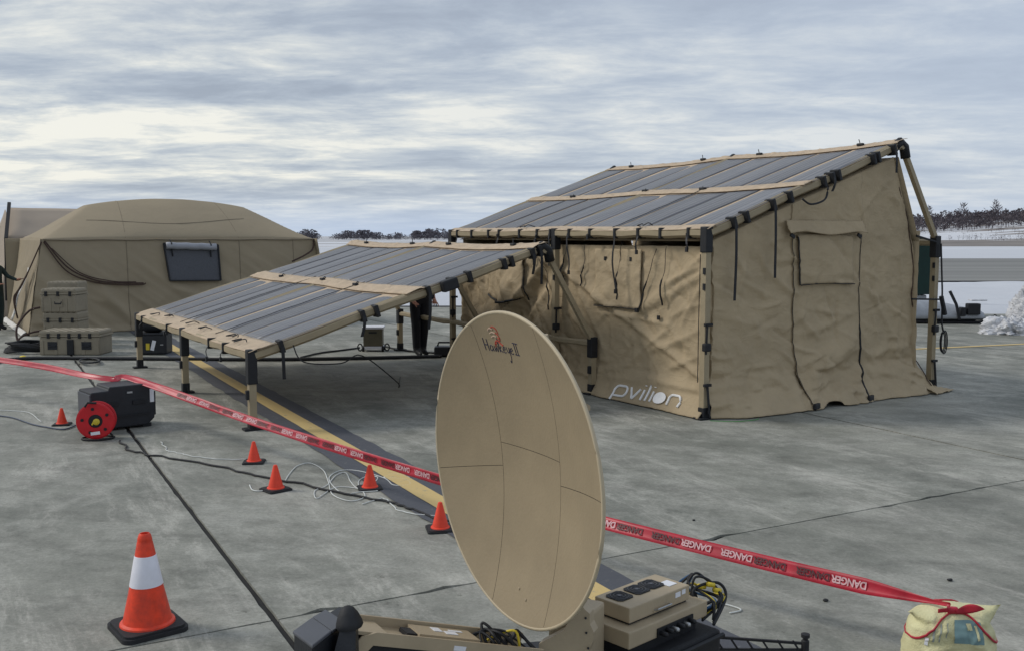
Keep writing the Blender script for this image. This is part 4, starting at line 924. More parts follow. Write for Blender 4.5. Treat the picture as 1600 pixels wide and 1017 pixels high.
for y in (-.06, .06):
    b = MB(); n = 40; r0, r1 = .055 if y < 0 else .03, .178
    for ya in (0,):
        vs = []; fs = []
        for k in range(n):
            a_ = 2 * math.pi * k / n; c, s_ = math.cos(a_), math.sin(a_)
            for r__, yy in ((.066, -.008), (.165, -.008), (.180, -.002), (.180, .006), (.066, .006)): vs.append((r__ * c, y + yy, zc_ + r__ * s_))
        for k in range(n):
            j = (k + 1) % n
            for q in range(5): fs.append((k * 5 + q, k * 5 + (q + 1) % 5, j * 5 + (q + 1) % 5, j * 5 + q))
        b.add(vs, fs)
    b.build('reel_flange', RED, reel)
for k in range(5):
    a_ = 2 * math.pi * k / 5 + .5; b = MB(); b.lathe([(.016, 0), (.016, .004)], 14, c=(.122 * math.cos(a_), -.070, zc_ + .122 * math.sin(a_)), rot=Matrix.Rotation(R(90), 3, 'X')); b.build('socket', BLACK, reel)
b = MB(); b.lathe([(.064, -.052), (.125, -.05), (.125, .05), (.064, .052)], 30, c=(0, 0, zc_), rot=RX); b.build('wound_cable', RUBBER, reel)
b = MB(); b.lathe([(.064, -.06), (.064, .066)], 24, c=(0, 0, zc_), rot=RX); b.build('hub', BLACK, reel)
b = MB(); b.lathe([(.030, 0), (.032, .02), (.014, .03)], 16, c=(.01, -.068, zc_ - .004), rot=RX); b.tube([(-.02, -.08, zc_ - .01), (-.03, -.085, zc_ - .035)], .008, 6); b.build('yellow_knob', YEL, reel)
b = MB(); b.tube([(.15 * math.cos(k * .35) * 1.0 + .01, .11 * math.sin(k * .35) - .01, .012) for k in range(18)], .010, 6, closed=True)
b.tube([(.13, .09, .012), (.05, .09, .10), (0, .085, zc_)], .010, 6); b.build('stand', BLACK, reel)
b = MB(); b.tube([(-.09, -.1, zc_ + .15), (-.06, -.1, zc_ + .19), (.02, -.1, zc_ + .185)], .012, 6); b.build('handle', BLACK, reel)
b = MB(); b.box((.0, -.10, .075), (.085, .004, .03), rot=Matrix.Rotation(-.1, 3, 'Y')); b.build('white_label', PAPERW, reel)

# ================================================================== CONES
def rsquare(h, r, n=6):
    o = []
    for cx, cy, a0 in ((h - r, h - r, 0), (-h + r, h - r, 90), (-h + r, -h + r, 180), (h - r, -h + r, 270)):
        for k in range(n + 1): a_ = R(a0 + 90 * k / n); o.append((cx + r * math.cos(a_), cy + r * math.sin(a_)))
    return o
def big_cone():
    r_ = empty('traffic_cone', gp(231, 981), R(38), 'largest traffic cone, orange with a white band on a black base, nearest the camera', 'traffic cone')
    b = MB(); h_ = .165; b.prism(rsquare(h_, .05), 0, .022); b.prism(rsquare(h_ - .012, .045), .022, .034); b.build('base', RUBBER, r_)
    z0, z1, R0, R1 = .034, .50, .118, .030
    rz = lambda z: R0 + (R1 - R0) * (z - z0) / (z1 - z0)
    b = MB(); b.lathe([(R0 + .018, z0), (R0 + .016, z0 + .008), (R0 + .002, z0 + .016), (rz(.22), .22), (rz(.455), .455), (rz(.46) - .002, .462), (rz(.47) + .001, .468), (R1, .492), (R1 - .006, .50), (.021, .50), (.020, .47)], 48); b.build('body', ORANGE, r_, smooth=True, ang=35)
    b = MB(); b.lathe([(rz(.235) + .002, .235), (rz(.385) + .002, .385), (rz(.388), .388)], 48); b.build('white_band', WHITE, r_, smooth=True, ang=35)
    b = MB(); a_ = R(-90 - 38 - 12); c = Vector((rz(.085) * math.cos(a_), rz(.085) * math.sin(a_), .085)); t_ = Vector((-math.sin(a_), math.cos(a_), 0)); u_ = Vector((0, 0, 1)); nrm = Vector((math.cos(a_), math.sin(a_), 0)) * .002
    b.add([c + nrm + t_ * .014 * math.cos(q) + u_ * .008 * math.sin(q) - Vector((math.cos(a_), math.sin(a_), 0)) * .19 * .008 * math.sin(q) for q in [2 * math.pi * k / 14 for k in range(14)]], [tuple(range(14))]); b.build('dark_mark', mat('dark_red_mark', (.25, .02, .015), .6), r_)
big_cone()
def small_cone():
    r_ = empty('small_cone', (0, 0, 0), 0)
    b = MB(); b.prism(rsquare(.095, .02), 0, .012); b.prism(rsquare(.086, .02), .012, .018); b.build('base', RUBBER, r_)
    b = MB(); b.lathe([(.066, .018), (.064, .024), (.056, .028), (.016, .185), (.013, .192), (.008, .194), (.0, .193)], 32); b.build('body', ORANGE_S, r_, smooth=True, ang=40)
    return r_
sc = small_cone()
lab = ['small orange cone left of the red cable reel, farthest from the camera', 'small orange cone beside the joint line, below the nearest array leg', 'small orange cone in the middle of the white cord, lying left of the tangle', 'small orange cone by the yellow line under the danger tape', 'small orange cone partly hidden by the dish edge']
for k, (u, v) in enumerate([(97, 663), (397, 722), (431, 765), (578, 763), (688, 827)]):
    o = sc if k == 0 else copy_tree(sc)
    o.location = gp(u, v); o.rotation_euler.z = [.2, .1, .75, .3, .2][k]; s_ = [.93, .98, 1.05, 1.0, 1.0][k]; o.scale = (s_, s_, s_)
    tag(o, lab[k], 'traffic cone', 'small orange cones guarding the cords')

# ================================================================== CORDS ON THE GROUND
ground_cable('black_cable', [(185, 688), (205, 703), (250, 712), (330, 725), (400, 741), (480, 757), (540, 770), (600, 782), (640, 793), (680, 808), (720, 818)], .009, RUBBER, 'long thin black cable running from the reel to behind the dish', wob=.05)
ground_cable('blue_cable', [(-10, 648), (20, 652), (50, 662), (75, 667), (100, 670), (118, 664)], .008, mat('blue_grey_cable', (.07, .09, .13), .6), 'blue grey cable on the concrete left of the far small cone')
ground_cable('white_cord', [(-10, 640), (15, 641), (45, 644), (60, 655), (64, 658)], .0042, WCORD, 'short white cord at the left edge behind the blue cable', 'cord')
ground_cable('white_cord', [(250, 690), (262, 703), (285, 708), (300, 712), (340, 716), (385, 717)], .0042, WCORD, 'white cord leading to the cone below the nearest array leg', 'cord', wob=.03)
ground_cable('white_cord', [(445, 752), (452, 740), (465, 727), (485, 723), (505, 734), (513, 752), (520, 772), (548, 782), (570, 775), (560, 763), (530, 760), (515, 765), (495, 778), (492, 766), (510, 758), (525, 742), (540, 738), (548, 752), (560, 762), (580, 757), (590, 745), (572, 744), (560, 752), (566, 764), (590, 766), (562, 768), (535, 770), (514, 748), (530, 735), (560, 735), (600, 746), (615, 757), (640, 756), (632, 748), (600, 745), (618, 740), (640, 745)], .0042, WCORD, 'tangled white cord on the concrete between two small cones', 'cord', n=7)
ground_cable('white_cord', [(390, 757), (395, 765), (410, 766), (440, 760)], .005, WCORD, 'faint white loop left of the middle small cone', 'cord')
ground_cable('white_cord', [(565, 787), (590, 779), (605, 780), (620, 795), (650, 802), (690, 805)], .0042, WCORD, 'white cord running right towards the dish hidden cone', 'cord', wob=.02)
ground_cable('white_cord', [(1080, 962), (1095, 945), (1120, 941), (1150, 948), (1157, 953), (1140, 957)], .0042, WCORD, 'white cord loop right of the terminal cables', 'cord')
ground_cable('black_cable', [(470, 558), (500, 551), (540, 546), (562, 543)], .016, RUBBER, 'black cable leading to the white wheeled box under the array')
ground_cable('black_cable', [(602, 541), (620, 545), (650, 549), (700, 552)], .016, RUBBER, 'black cable from the wheeled box towards the person')

# ================================================================== DANGER TAPE
TP = [atY(-60, 553, 12.4), atY(60, 571, 11.2), atY(133, 586, 10.5), atY(178, 592, 10.35), atY(207, 591, 10.35)]
g1 = atY(207, 591, 10.35); t3 = atY(400, 659, 8.75); t4 = atY(685, 748, 6.75); t5 = atY(940, 815, 5.65); t6 = atY(1190, 877, 5.0); t7 = atY(1420, 931, 4.46); t8 = atY(1484, 944, 4.25)
path = cubic([*TP[:-1], g1, t3, t4, t5, t6, t7, t8], 26)
cum = [0]
for k in range(1, len(path)): cum.append(cum[-1] + (path[k] - path[k - 1]).length)
TL = cum[-1]
iG = 4 * 26; sG = cum[iG]
def tape_at(s_):
    s_ = max(0, min(TL - 1e-4, s_)); lo, hi = 0, len(cum) - 1
    while hi - lo > 1:
        md = (lo + hi) // 2
        if cum[md] <= s_: lo = md
        else: hi = md
    f_ = (s_ - cum[lo]) / max(1e-6, cum[hi] - cum[lo]); return path[lo].lerp(path[hi], f_), (path[hi] - path[lo]).normalized()
def tape_frame(s_):
    p, t = tape_at(s_)
    up = Vector((0, 0, 1)); nrm = t.cross(up).normalized()
    # tilt: nearly flat over the case, upright near the dish, twisted at the sack
    d = abs(s_ - (sG - .15)); k = max(0, 1 - d / 1.6)
    a_ = R(60) * k + R(18) + R(14) * math.sin(s_ * 1.3)
    wdir = (up * math.cos(a_) + nrm * math.sin(a_) * (-1)).normalized(); wdir = (wdir - t * wdir.dot(t)).normalized()
    hw = .039
    if s_ > TL - .45: hw *= max(.25, (TL - s_) / .45)
    if s_ < sG - .5 : hw *= .9
    return p, t, wdir, wdir.cross(t).normalized(), hw
b = MB(); nS = 320
b.grid(lambda u, v: (lambda F: F[0] + F[2] * F[4] * (v * 2 - 1) + F[3] * (.006 * math.sin(v * math.pi) + .005 * noise.noise((u * 40, v * 2, 1))))(tape_frame(u * TL)), nS, 4)
tape = b.build('danger_tape', TAPE, smooth=True, solid=.0006); tag(tape, 'red danger tape strung from beyond the charcoal case to the yellow sack', 'tape')
fc = bpy.data.curves.new('lettering_source', 'FONT'); fc.body = 'DANGER'; fc.size = .046; fc.space_character = .92; fc.offset = .0012
fo = bpy.data.objects.new('lettering_source', fc); COL.objects.link(fo); bpy.context.view_layer.update()
fm = bpy.data.meshes.new_from_object(fo); tv = [v.co.copy() for v in fm.vertices]; tf = [tuple(p.vertices) for p in fm.polygons]
bpy.data.objects.remove(fo); xm = max(v.x for v in tv); ym = max(v.y for v in tv)
cntr = 0; s0 = sG + .9
seq = [('K', .0), ('W', .24), ('W', .62), ('K', .86)]
LH = {'K': mat('faded_black_print', (.06, .012, .018), .5), 'W': mat('faded_white_print', (.62, .40, .42), .5, var=.25, vscale=60)}
while s0 < TL - .55:
    for c, o_ in (('K', 0), ('W', .19), ('W', .43), ('K', .62)):
        sb = s0 + o_
        if sb > TL - .5: break
        for row in ((0,) ):
            vs = []
            for v in tv:
                a_ = 1 - v.x / xm; q = (v.y / ym - .5)      # upside down
                F = tape_frame(sb + a_ * .185); hgt = .036
                vs.append(F[0] - F[2] * q * hgt * (F[4] / .039) * 1 + F[3] * (-.0016 - .0) + Vector((0, 0, 0)))
            wd_ = MB(); wd_.add(vs, tf); wd_.add([v + tape_frame(sb)[3] * (.0125) for v in vs], tf); wd_.build('printed_word', LH[c], tape)
    s0 += .86

# ================================================================== SACK
sp = gp(1488, 1046); sack = empty('ballast_sack', (sp.x - .01, sp.y + .02, 0), R(-8), 'pale yellow woven sack tied at the neck with red tape', 'sack')
sack.scale = (.94, .96, .97)
def sk(u, v, up=0.0):
    """surface of the sack: u round (0..1), v bottom to top"""
    u = u % 1.0001; front = u >= .5; a = (u - .75) * 4 if front else (.25 - u) * 4; bb = 2 * v - 1
    a = max(-1, min(1, a)); belly = 1 + .22 * (1 - v) - .10 * v
    th = .165 * max(0, (1 - abs(a) ** 3.2) * (1 - abs(bb) ** 3.5)) ** .55 * (1.1 - .35 * v)
    top = max(0, bb); ear = abs(a) ** 4 * top ** 5
    X = .178 * math.copysign(abs(a) ** .9, a) * belly + math.copysign(1, a) * ear * .055
    X += .02 * math.copysign(1, a) * (1 - abs(bb) ** 4)
    z = .165 + .165 * bb - (.03 * abs(a) ** 2 * top) + ear * (.045 if a > 0 else -.015) + .012 * (1 - top) * 0
    z = max(.004, z - .02 * (1 - abs(a)) * (1 - top) * 0)
    X *= 1 - .10 * math.exp(-((v - .80) / .07) ** 2) * (1 if abs(a) > .5 else .5)
    k = .022 * fbm(a * 2.3 + 3, v * 5, 2 if front else 8, 4) + .018 * (ridge(a * 2, v * 3.3, 6) - .3)
    Y = (-1 if front else 1) * (th + k * min(1, th * 30)) - .04 * v + .02 - .03 * ear
    pu = .7 * abs(a) ** 3 * top
    p = Vector((X, Y, z)); nrm = Vector((a * .5, -1 if front else 1, .3 + .5 * v)).normalized(); return p + nrm * up
b = MB(); b.grid(lambda u, v: sk(u, v), 72, 40); b.add([sk(k / 72, 0) for k in range(72)], [tuple(range(72))]); b.build('body', SACK, sack, smooth=True)
def patch(u0, u1, v0, v1, m, nm, up=.004):
    b = MB(); b.grid(lambda u, v: sk(u0 + (u1 - u0) * u, v0 + (v1 - v0) * v, up), 14, 12); return b.build(nm, m, sack, smooth=True)
patch(.745, .865, .56, .86, TEAL, 'teal_print'); patch(.768, .80, .74, .82, SACK, 'print_window', .007); patch(.818, .835, .62, .80, SACK, 'print_window', .007)
patch(.88, .93, .08, .30, TEAL, 'teal_print'); patch(.62, .632, .55, .78, GREYP, 'printed_line'); patch(.66, .668, .55, .80, GREYP, 'printed_line'); patch(.70, .706, .62, .82, GREYP, 'printed_line')
patch(.58, .60, .48, .60, PAPERW, 'printed_mark'); patch(.66, .82, .40, .415, GREYP, 'printed_line')
for u in (.69, .71, .735, .75, .77): patch(u, u + .013, .24, .33, GREENP, 'printed_lettering')
for v, a0, a1 in ((.36, .69, .80),): patch(a0, a1, v, v + .02, GREENP, 'printed_lettering')
# red tape knotted round the sack
b = MB()
loop = [sk(k / 60, .93 - .42 * abs(math.cos(2 * math.pi * k / 60)) ** 2.5, .006) for k in range(60)]
b.tube(loop, .0034, 6, closed=True, flat=1.6)
kn = sk(.735, .95, .014); b.grid(lambda u, v: kn + Vector((.01 + .13 * u, -.02 + .01 * math.sin(u * 6), .012 - .012 * math.cos(u * 4) + (v - .5) * .045 * math.sin(math.pi * min(1, u * .9 + .1)))), 12, 4)
b.grid(lambda u, v: kn + Vector((-.01 - .06 * u, -.012, .006 - .01 * u + (v - .5) * .02)), 8, 3)
b.box(kn, (.05, .03, .03), bev=.01); o = b.build('tape_knot', TAPE, sack, smooth=True, solid=.0008)

# ================================================================== SATELLITE TERMINAL
DC = Vector((-.016, 3.688, 1.110)); DN = Vector((-.8528, -.5207, -.0394)).normalized(); DH = Vector((.5211, -.8535, 0)); DW = DN.cross(DH).normalized()
if DW.z < 0: DW = -DW
DR, DD = .60, .115
term = empty('satellite_terminal', (0.1, 3.8, 0), 0, 'portable tan satellite dish terminal with six panel reflector facing left', 'satellite dish')
TO = Vector((.1, 3.8, 0))
def dp_(x, y, up=0.0): return DC + DH * x + DW * y + DN * (DD * ((x * x + y * y) / (DR * DR)) - DD + up) - TO
xs_ = (-DR, -.21, .21, DR); gp_ = .0010
sk_ = (0, -.085, -.01, 0)
syf = (lambda x: -.115 + .19 * (x + .6), lambda x: .055 + .0 * x, lambda x: -.035 + .12 * (x - .21))
for c in range(3):
    for half in (0, 1):
        b = MB()
        def fn(u, v):
            y = 0.0
            for it in range(3):        # the long seams lean slightly, so solve for x at this height
                x0 = xs_[c] + sk_[c] * y + (gp_ if c else 0); x1 = xs_[c + 1] + sk_[c + 1] * y - (gp_ if c < 2 else 0)
                x = x0 + (x1 - x0) * (u ** 1.7 if c == 0 else 1 - (1 - u) ** 1.7 if c == 2 else u)
                x = max(-DR, min(DR, x)); ch = math.sqrt(max(0, DR * DR - x * x)); sy = max(-ch, min(ch, syf[c](x)))
                lo_, hi_ = (-ch, sy - gp_) if half == 0 else (sy + gp_, ch)
                hi_ = max(hi_, lo_); y = lo_ + (hi_ - lo_) * v
            return dp_(x, y)
        b.grid(fn, 30, 30); b.build('reflector_panel', DISH, term, smooth=True)
b = MB(); b.grid(lambda u, v: dp_(DR * v * math.cos(2 * math.pi * u), DR * v * math.sin(2 * math.pi * u), -.004), 72, 14); b.build('reflector_core', BLACK, term, smooth=True)
b = MB(); b.grid(lambda u, v: dp_(DR * v * math.cos(2 * math.pi * u), DR * v * math.sin(2 * math.pi * u), -.014), 72, 14); b.build('reflector_back', DISH, term, smooth=True)
b = MB(); b.tube([dp_(DR * math.cos(2 * math.pi * k / 96) * 1.004, DR * math.sin(2 * math.pi * k / 96) * 1.004, -.007) for k in range(96)], .0078, 8, closed=True); b.build('reflector_rim', RIMM, term, smooth=True)
b = MB()
for c in range(1, 3):
    x = xs_[c]; n = 20; ch = math.sqrt(DR * DR - x * x); b.tube([dp_(x, -ch + .03 + (2 * ch - .06) * k / n, -.035) for k in range(n + 1)], .018, 6)
for y in (-.3, 0, .3): b.tube([dp_(-.45 + .9 * k / 14, y, -.035) for k in range(15)], .016, 6)
b.build('back_rib', TANMET, term)
# handwritten style emblem on the reflector
def sketch(sts, ox, oy, sx, m, nm, r_=.0022, parent=term):
    b = MB()
    for st in sts:
        pts = cubic([Vector((x, y, 0)) for x, y in st], 5) if len(st) > 2 else [Vector((x, y, 0)) for x, y in st]
        b.tube([dp_(ox + p.x * sx, oy + p.y * sx, -.0005) for p in pts], r_, 5)
    return b.build(nm, m, parent)
script = [[(0, 1), (.05, 0)], [(.45, .95), (.5, -.02)], [(.05, .45), (.5, .45)],                       # H
          [(1.05, .4), (.8, .45), (.7, .15), (.85, 0), (1.05, .2), (1.08, .42)], [(1.08, .42), (1.1, .1), (1.2, 0)],   # a
          [(1.3, .45), (1.4, 0), (1.55, .35), (1.7, 0), (1.85, .5)],                                     # w
          [(2.0, 1.1), (2.02, 0)], [(2.3, .5), (2.05, .22), (2.4, 0)],                                   # k
          [(2.5, .22), (2.8, .3), (2.7, .48), (2.5, .3), (2.6, 0), (2.85, .05)],                         # e
          [(3.0, .5), (3.1, .1), (3.3, .1), (3.4, .5)], [(3.4, .5), (3.4, -.3), (3.25, -.75), (3.15, -.6)],   # y
          [(3.55, .22), (3.85, .3), (3.75, .48), (3.55, .3), (3.65, 0), (3.95, .05)],                    # e
          [(4.3, .9), (4.32, 0)], [(4.6, .9), (4.62, 0)], [(4.1, .92), (4.85, .9)], [(4.15, 0), (4.8, -.02)]]   # II
sketch(script, -.205, .440, .049, BLUEINK, 'emblem_writing', .0024)
flame = [[(1.5, 1.2), (1.9, 1.6), (2.4, 1.5), (2.9, 1.1)], [(2.2, 2.5), (2.6, 2.2), (2.7, 1.8), (2.5, 1.6)], [(1.6, 3.0), (2.0, 3.1), (2.5, 2.9), (2.7, 2.4)], [(2.3, 1.9), (2.6, 1.9), (2.75, 2.05)], [(1.5, .9), (1.7, 1.3), (2.0, 1.35)], [(2.2, 1.7), (2.6, 1.3), (3.0, 1.2)]]
sketch(flame, -.185, .425, .037, REDINK, 'emblem_flame', .0034)
sketch([[(.9, 2.6), (1.3, 2.9), (1.8, 2.8)], [(1.1, 2.3), (1.6, 2.5), (2.1, 2.4)], [(1.2, 1.9), (1.7, 2.1), (2.1, 2.0)]], -.185, .425, .037, PINKINK, 'emblem_wing', .0035)
for x, y in ((-.01, -.485), (.05, -.51)):
    b = MB(); b.lathe([(.006, 0), (.004, .003)], 10, c=dp_(x, y, .001), rot=DN.to_track_quat('Z', 'Y').to_matrix()); b.build('screw', TANMET, term)
def L_(p): return Vector(p) - TO
# pedestal plates behind and right of the dish foot
pe = dp_(.02, -.52, -.05)
b = MB()
q0 = atY(880, 1040, 3.75); axx = Vector((.85, -.12, 0)).normalized(); 
poly = [(842, 1005), (880, 985), (905, 940), (914, 952), (921, 958), (922, 975), (928, 988), (925, 1005), (918, 1020), (918, 1075), (840, 1075)]
pp = [atY(u, v, 3.62) for u, v in poly]; vv = [L_(p) for p in pp] + [L_(p + Vector((.02, .05, 0))) for p in pp]; n = len(poly)
b.add(vv, [tuple(range(n))[::-1], tuple(range(n, 2 * n))] + [(i, (i + 1) % n, n + (i + 1) % n, n + i) for i in range(n)]); b.build('elevation_plate', TANMET, term)
b = MB(); b.box(L_((.26, 3.80, .40)), (.16, .20, .26), bev=.015, rot=Matrix.Rotation(-.5, 3, 'Z')); b.build('pedestal_housing', TANMET, term)
for u, v in ((915, 965), (916, 988), (919, 1012)):
    b = MB(); p = atY(u, v, 3.612); b.lathe([(.005, 0), (.004, .004)], 8, c=L_(p), rot=Matrix.Rotation(R(90), 3, 'X')); b.build('screw', DKPLASTIC, term)
b = MB(); b.lathe([(.20, .14), (.20, .26), (.15, .30), (.15, .34)], 36, c=L_((.12, 3.75, 0))); b.build('turntable', DKPLASTIC, term)
# feed boom: open topped tan channel from the reflector foot out to the feed
bA = atY(575, 985, 3.22); bB = atY(838, 1012, 3.56)
def bframe():
    t = (bB - bA).normalized(); side = Vector((-t.y, t.x, 0)).normalized(); up = side.cross(t) * -1
    if up.z < 0: up = -up
    return t, side, up
bt, bs, bu = bframe(); BL = (bB - bA).length
def bp_(x, y, z): return L_(bA + bt * x + bs * y + bu * z)
def bbox(mb, x0, x1, y0, y1, z0, z1, m=None):
    vs = [bp_(x, y, z) for z in (z0, z1) for x, y in ((x0, y0), (x1, y0), (x1, y1), (x0, y1))]
    mb.add(vs, [(0, 3, 2, 1), (4, 5, 6, 7), (0, 1, 5, 4), (1, 2, 6, 5), (2, 3, 7, 6), (3, 0, 4, 7)], m)
b = MB()
# front side plate with a cut-out, rear wall, floor and deck
b.add([bp_(x, y, z) for y in (0, -.008) for x, z in ((-.02, -.02), (.03, .0), (BL + .03, .0), (BL + .03, -.13), (.40, -.13), (.36, -.045), (.03, -.045), (-.03, -.13), (-.09, -.13))],
      [tuple(range(9)), tuple(range(9, 18))[::-1]] + [(i, (i + 1) % 9, 9 + (i + 1) % 9, 9 + i) for i in range(9)])
bbox(b, -.02, BL + .02, .135, .145, -.12, .012)
bbox(b, -.05, .08, .002, .134, -.016, -.004); bbox(b, .08, BL * .62, .002, .134, -.028, -.020)
o = b.build('feed_boom', TANMET, term)
b = MB(); bbox(b, BL * .30, BL * .66, .02, .125, -.019, .002); b.build('boom_cover_plate', TANMET, term)
b = MB(); bbox(b, .03, .36, .01, .13, -.125, -.04); b.build('boom_shadow_tray', BLACK, term)  # black filler stands in for the shade behind the side plate's cut-out
b = MB()
for q in range(3): bbox(b, .245 + q * .022, .258 + q * .022, .02, .11, -.019, -.006)
b.build('cable_clip', PAPERW, term)
b = MB()
bbox(b, .17, .235, .035, .10, -.019, -.004); b.build('boom_latch', BLACK, term)
for x0, x1, y0, y1 in ((BL * .42, BL * .47, .07, .11), (BL * .48, BL * .55, .05, .08), (BL * .52, BL * .60, .085, .10)):
    b = MB(); bbox(b, x0, x1, y0, y1, .0025, .004); b.build('white_label', PAPERW, term)
b = MB(); bbox(b, BL * .49, BL * .56, -.0105, -.0085, -.035, -.018); b.build('white_label', PAPERW, term)
for k in range(11):
    b = MB(); x = BL * .66 + k * .016; m_ = (BLACK, BLACK, BLACK, RUBBER, BLACK, RUBBER, YEL, BLACK, BLACK, RUBBER, BLACK)[k]
    pts = [bp_(x + random.uniform(-.03, .03), random.uniform(.02, .12), -.02), bp_(x + random.uniform(-.01, .05), random.uniform(.02, .12), .005 + random.uniform(0, .03)), bp_(x + random.uniform(.02, .08), random.uniform(.02, .11), .015 + random.uniform(-.02, .035)), bp_(x + random.uniform(.06, .14), random.uniform(.0, .10), -.03)]
    b.tube(cubic(pts, 6), random.uniform(.004, .007), 6); b.build('feed_cable', m_, term, smooth=True)
# feed box (dark, with a grey lid) and black horn
zf = .70
fA, fB, fC = gp(457, 985, zf), gp(500, 954, zf), gp(488, 1008, zf); fe = (fC - fA); ff = (fB - fA)
def fpt(i, j, z): p = fA + fe * i + ff * j; return L_((p.x, p.y, z))
def fslab(mb, i0, i1, j0, j1, z0, z1, z1b=None):
    z1b = z1 if z1b is None else z1b
    vs = [fpt(i0, j0, z0), fpt(i1, j0, z0), fpt(i1, j1, z0), fpt(i0, j1, z0), fpt(i0, j0, z1), fpt(i1, j0, z1), fpt(i1, j1, z1b), fpt(i0, j1, z1b)]
    mb.add(vs, [(0, 3, 2, 1), (4, 5, 6, 7), (0, 1, 5, 4), (1, 2, 6, 5), (2, 3, 7, 6), (3, 0, 4, 7)])
b = MB(); fslab(b, .03, .97, .02, 1.75, zf - .16, zf - .008, zf - .03); o = b.build('feed_box', DKPLASTIC, term); md = o.modifiers.new('bev', 'BEVEL'); md.width = .006; md.segments = 3
b = MB(); fslab(b, 0, 1, 0, .70, zf - .012, zf); o = b.build('feed_box_lid', GREYPL, term); md = o.modifiers.new('bev', 'BEVEL'); md.width = .004; md.segments = 2
b = MB(); fslab(b, 0, 1, .712, 1.22, zf - .012, zf - .001, zf - .008); o = b.build('feed_box_lid', GREYPL, term); md = o.modifiers.new('bev', 'BEVEL'); md.width = .004; md.segments = 2
ho = atY(546, 974, 3.16); hx = Vector((-.14, .10, .98)).normalized()
b = MB(); b.lathe([(.040, -.014), (.046, -.004), (.044, .008), (.034, .034), (.022, .052), (.011, .060), (0, .062)], 28, c=L_(ho), rot=hx.to_track_quat('Z', 'Y').to_matrix()); b.build('feed_horn', RUBBER, term, smooth=True, ang=45)
b = MB(); b.tube([L_(atY(540, 1030, 3.14)), L_(ho - Vector((0, 0, .012)))], [.055, .036], 4); b.build('horn_mount', DKPLASTIC, term)
# base tub, amplifier box on it
AX = Vector((math.cos(R(43)), math.sin(R(43)), 0)); AY = Vector((-AX.y, AX.x, 0)); AO = gp(983.7, 950, .50)
def ab(mb, x0, x1, y0, y1, z0, z1, bev=.006, m=None):
    c = AO + AX * (x0 + x1) / 2 + AY * (y0 + y1) / 2; c.z = (z0 + z1) / 2
    mb.box(L_(c), (x1 - x0, y1 - y0, z1 - z0), m, rot=Matrix.Rotation(R(43), 3, 'Z'), bev=bev)
def apt(x, y, z): c = AO + AX * x + AY * y; return L_((c.x, c.y, z))
W1, D1_ = .40, .19
b = MB(); ab(b, 0, W1, 0, D1_, .435, .50); amp = b.build('amplifier_box', TANMET, term)
b = MB(); ab(b, .01, W1 - .01, .01, D1_ - .01, .4255, .4345, .001); b.build('box_seam', DKPLASTIC, term)
b = MB(); ab(b, -.055, W1 + .07, -.045, D1_ + .03, .355, .425); b.build('lower_box', TANMET, term)
for k in range(3):
    cx = .070 + k * .094 + (.0 if k == 0 else .018); cy = D1_ * .60; fr_ = MB(); s_ = .0465; poly = []
    for qx, qy in ((-s_, -s_ * .7), (-s_ * .7, -s_), (s_ * .7, -s_), (s_, -s_ * .7), (s_, s_ * .7), (s_ * .7, s_), (-s_ * .7, s_), (-s_, s_ * .7)): poly.append((qx, qy))
    fr_.add([apt(cx + x, cy + y, .501) for x, y in poly] + [apt(cx + x, cy + y, .5045) for x, y in poly], [tuple(range(8))[::-1], tuple(range(8, 16))] + [(i, (i + 1) % 8, 8 + (i + 1) % 8, 8 + i) for i in range(8)])
    fa = fr_.build('fan_grille', BLACK, amp)
    for rr in (.012, .025, .039):
        b = MB(); b.tube([apt(cx + rr * math.cos(2 * math.pi * q / 24), cy + rr * math.sin(2 * math.pi * q / 24), .5065) for q in range(24)], .0013, 5, closed=True); b.build('grille_ring', GREYPL, fa)
    b = MB(); b.lathe([(.009, 0), (.008, .003)], 14, c=apt(cx, cy, .5046)); b.build('fan_hub', GREYPL, fa)
b = MB(); ab(b, W1 - .085, W1 - .03, .045, .10, .5005, .5025, 0); b.build('white_label', PAPERW, amp)
b = MB(); ab(b, W1 - .10, W1 - .065, -.0015, -.0002, .466, .488, 0); ab(b, W1 - .055, W1 - .03, -.0015, -.0002, .470, .490, 0); b.build('printed_mark', PAPERW, amp)
b = MB(); b.tube([apt(.16, -.001, .452), apt(.163, -.016, .456), apt(.255, -.016, .456), apt(.258, -.001, .452)], .004, 6); b.build('handle', ZINC, amp)
b = MB(); ab(b, .15, .27, -.003, .001, .444, .452, 0); b.build('handle_back_plate', TANMET, amp)  # thin plate below the handle, same tan as the box
# connectors row on the lower box
b = MB(); ab(b, .12, .36, -.052, -.0455, .358, .395, 0); b.build('connector_plate', BLACK, term)
for k in range(6):
    b = MB(); b.lathe([(.010, 0), (.010, .03), (.006, .035)], 10, c=apt(.14 + .038 * k, -.052, .374 + .004 * (k % 2)), rot=Matrix.Rotation(R(43), 3, 'Z') @ Matrix.Rotation(R(90), 3, 'X')); b.build('connector', ZINC if k in (2, 4) else BLACK, term, smooth=True)
# black tub, with lugs
b = MB(); ab(b, -.13, .50, -.10, .27, .10, .305, .02); b.build('base_tub', RUBBER, term)
b = MB(); ab(b, -.03, .42, -.02, .20, .302, .356, 0); b.build('tub_deck', BLACK, term)
b = MB(); b.tube([apt(-.12, -.115, .285), apt(.49, -.115, .285)], .012, 6); b.tube([apt(-.145, -.09, .27), apt(-.145, .25, .27)], .012, 6); b.build('tub_rail', BLACK, term)
for x, y in ((-.14, .10), (-.13, .22)):
    b = MB(); ab(b, x - .03, x + .02, y - .02, y + .02, .30, .37, .006); b.build('lug', BLACK, term)
b = MB(); b.grid(lambda u, v: apt(-.20 + .12 * u, -.20 + .05 * v, .29 + .012 * math.sin(u * 3)), 6, 3); b.build('yellow_strap', YEL, term, solid=.004)
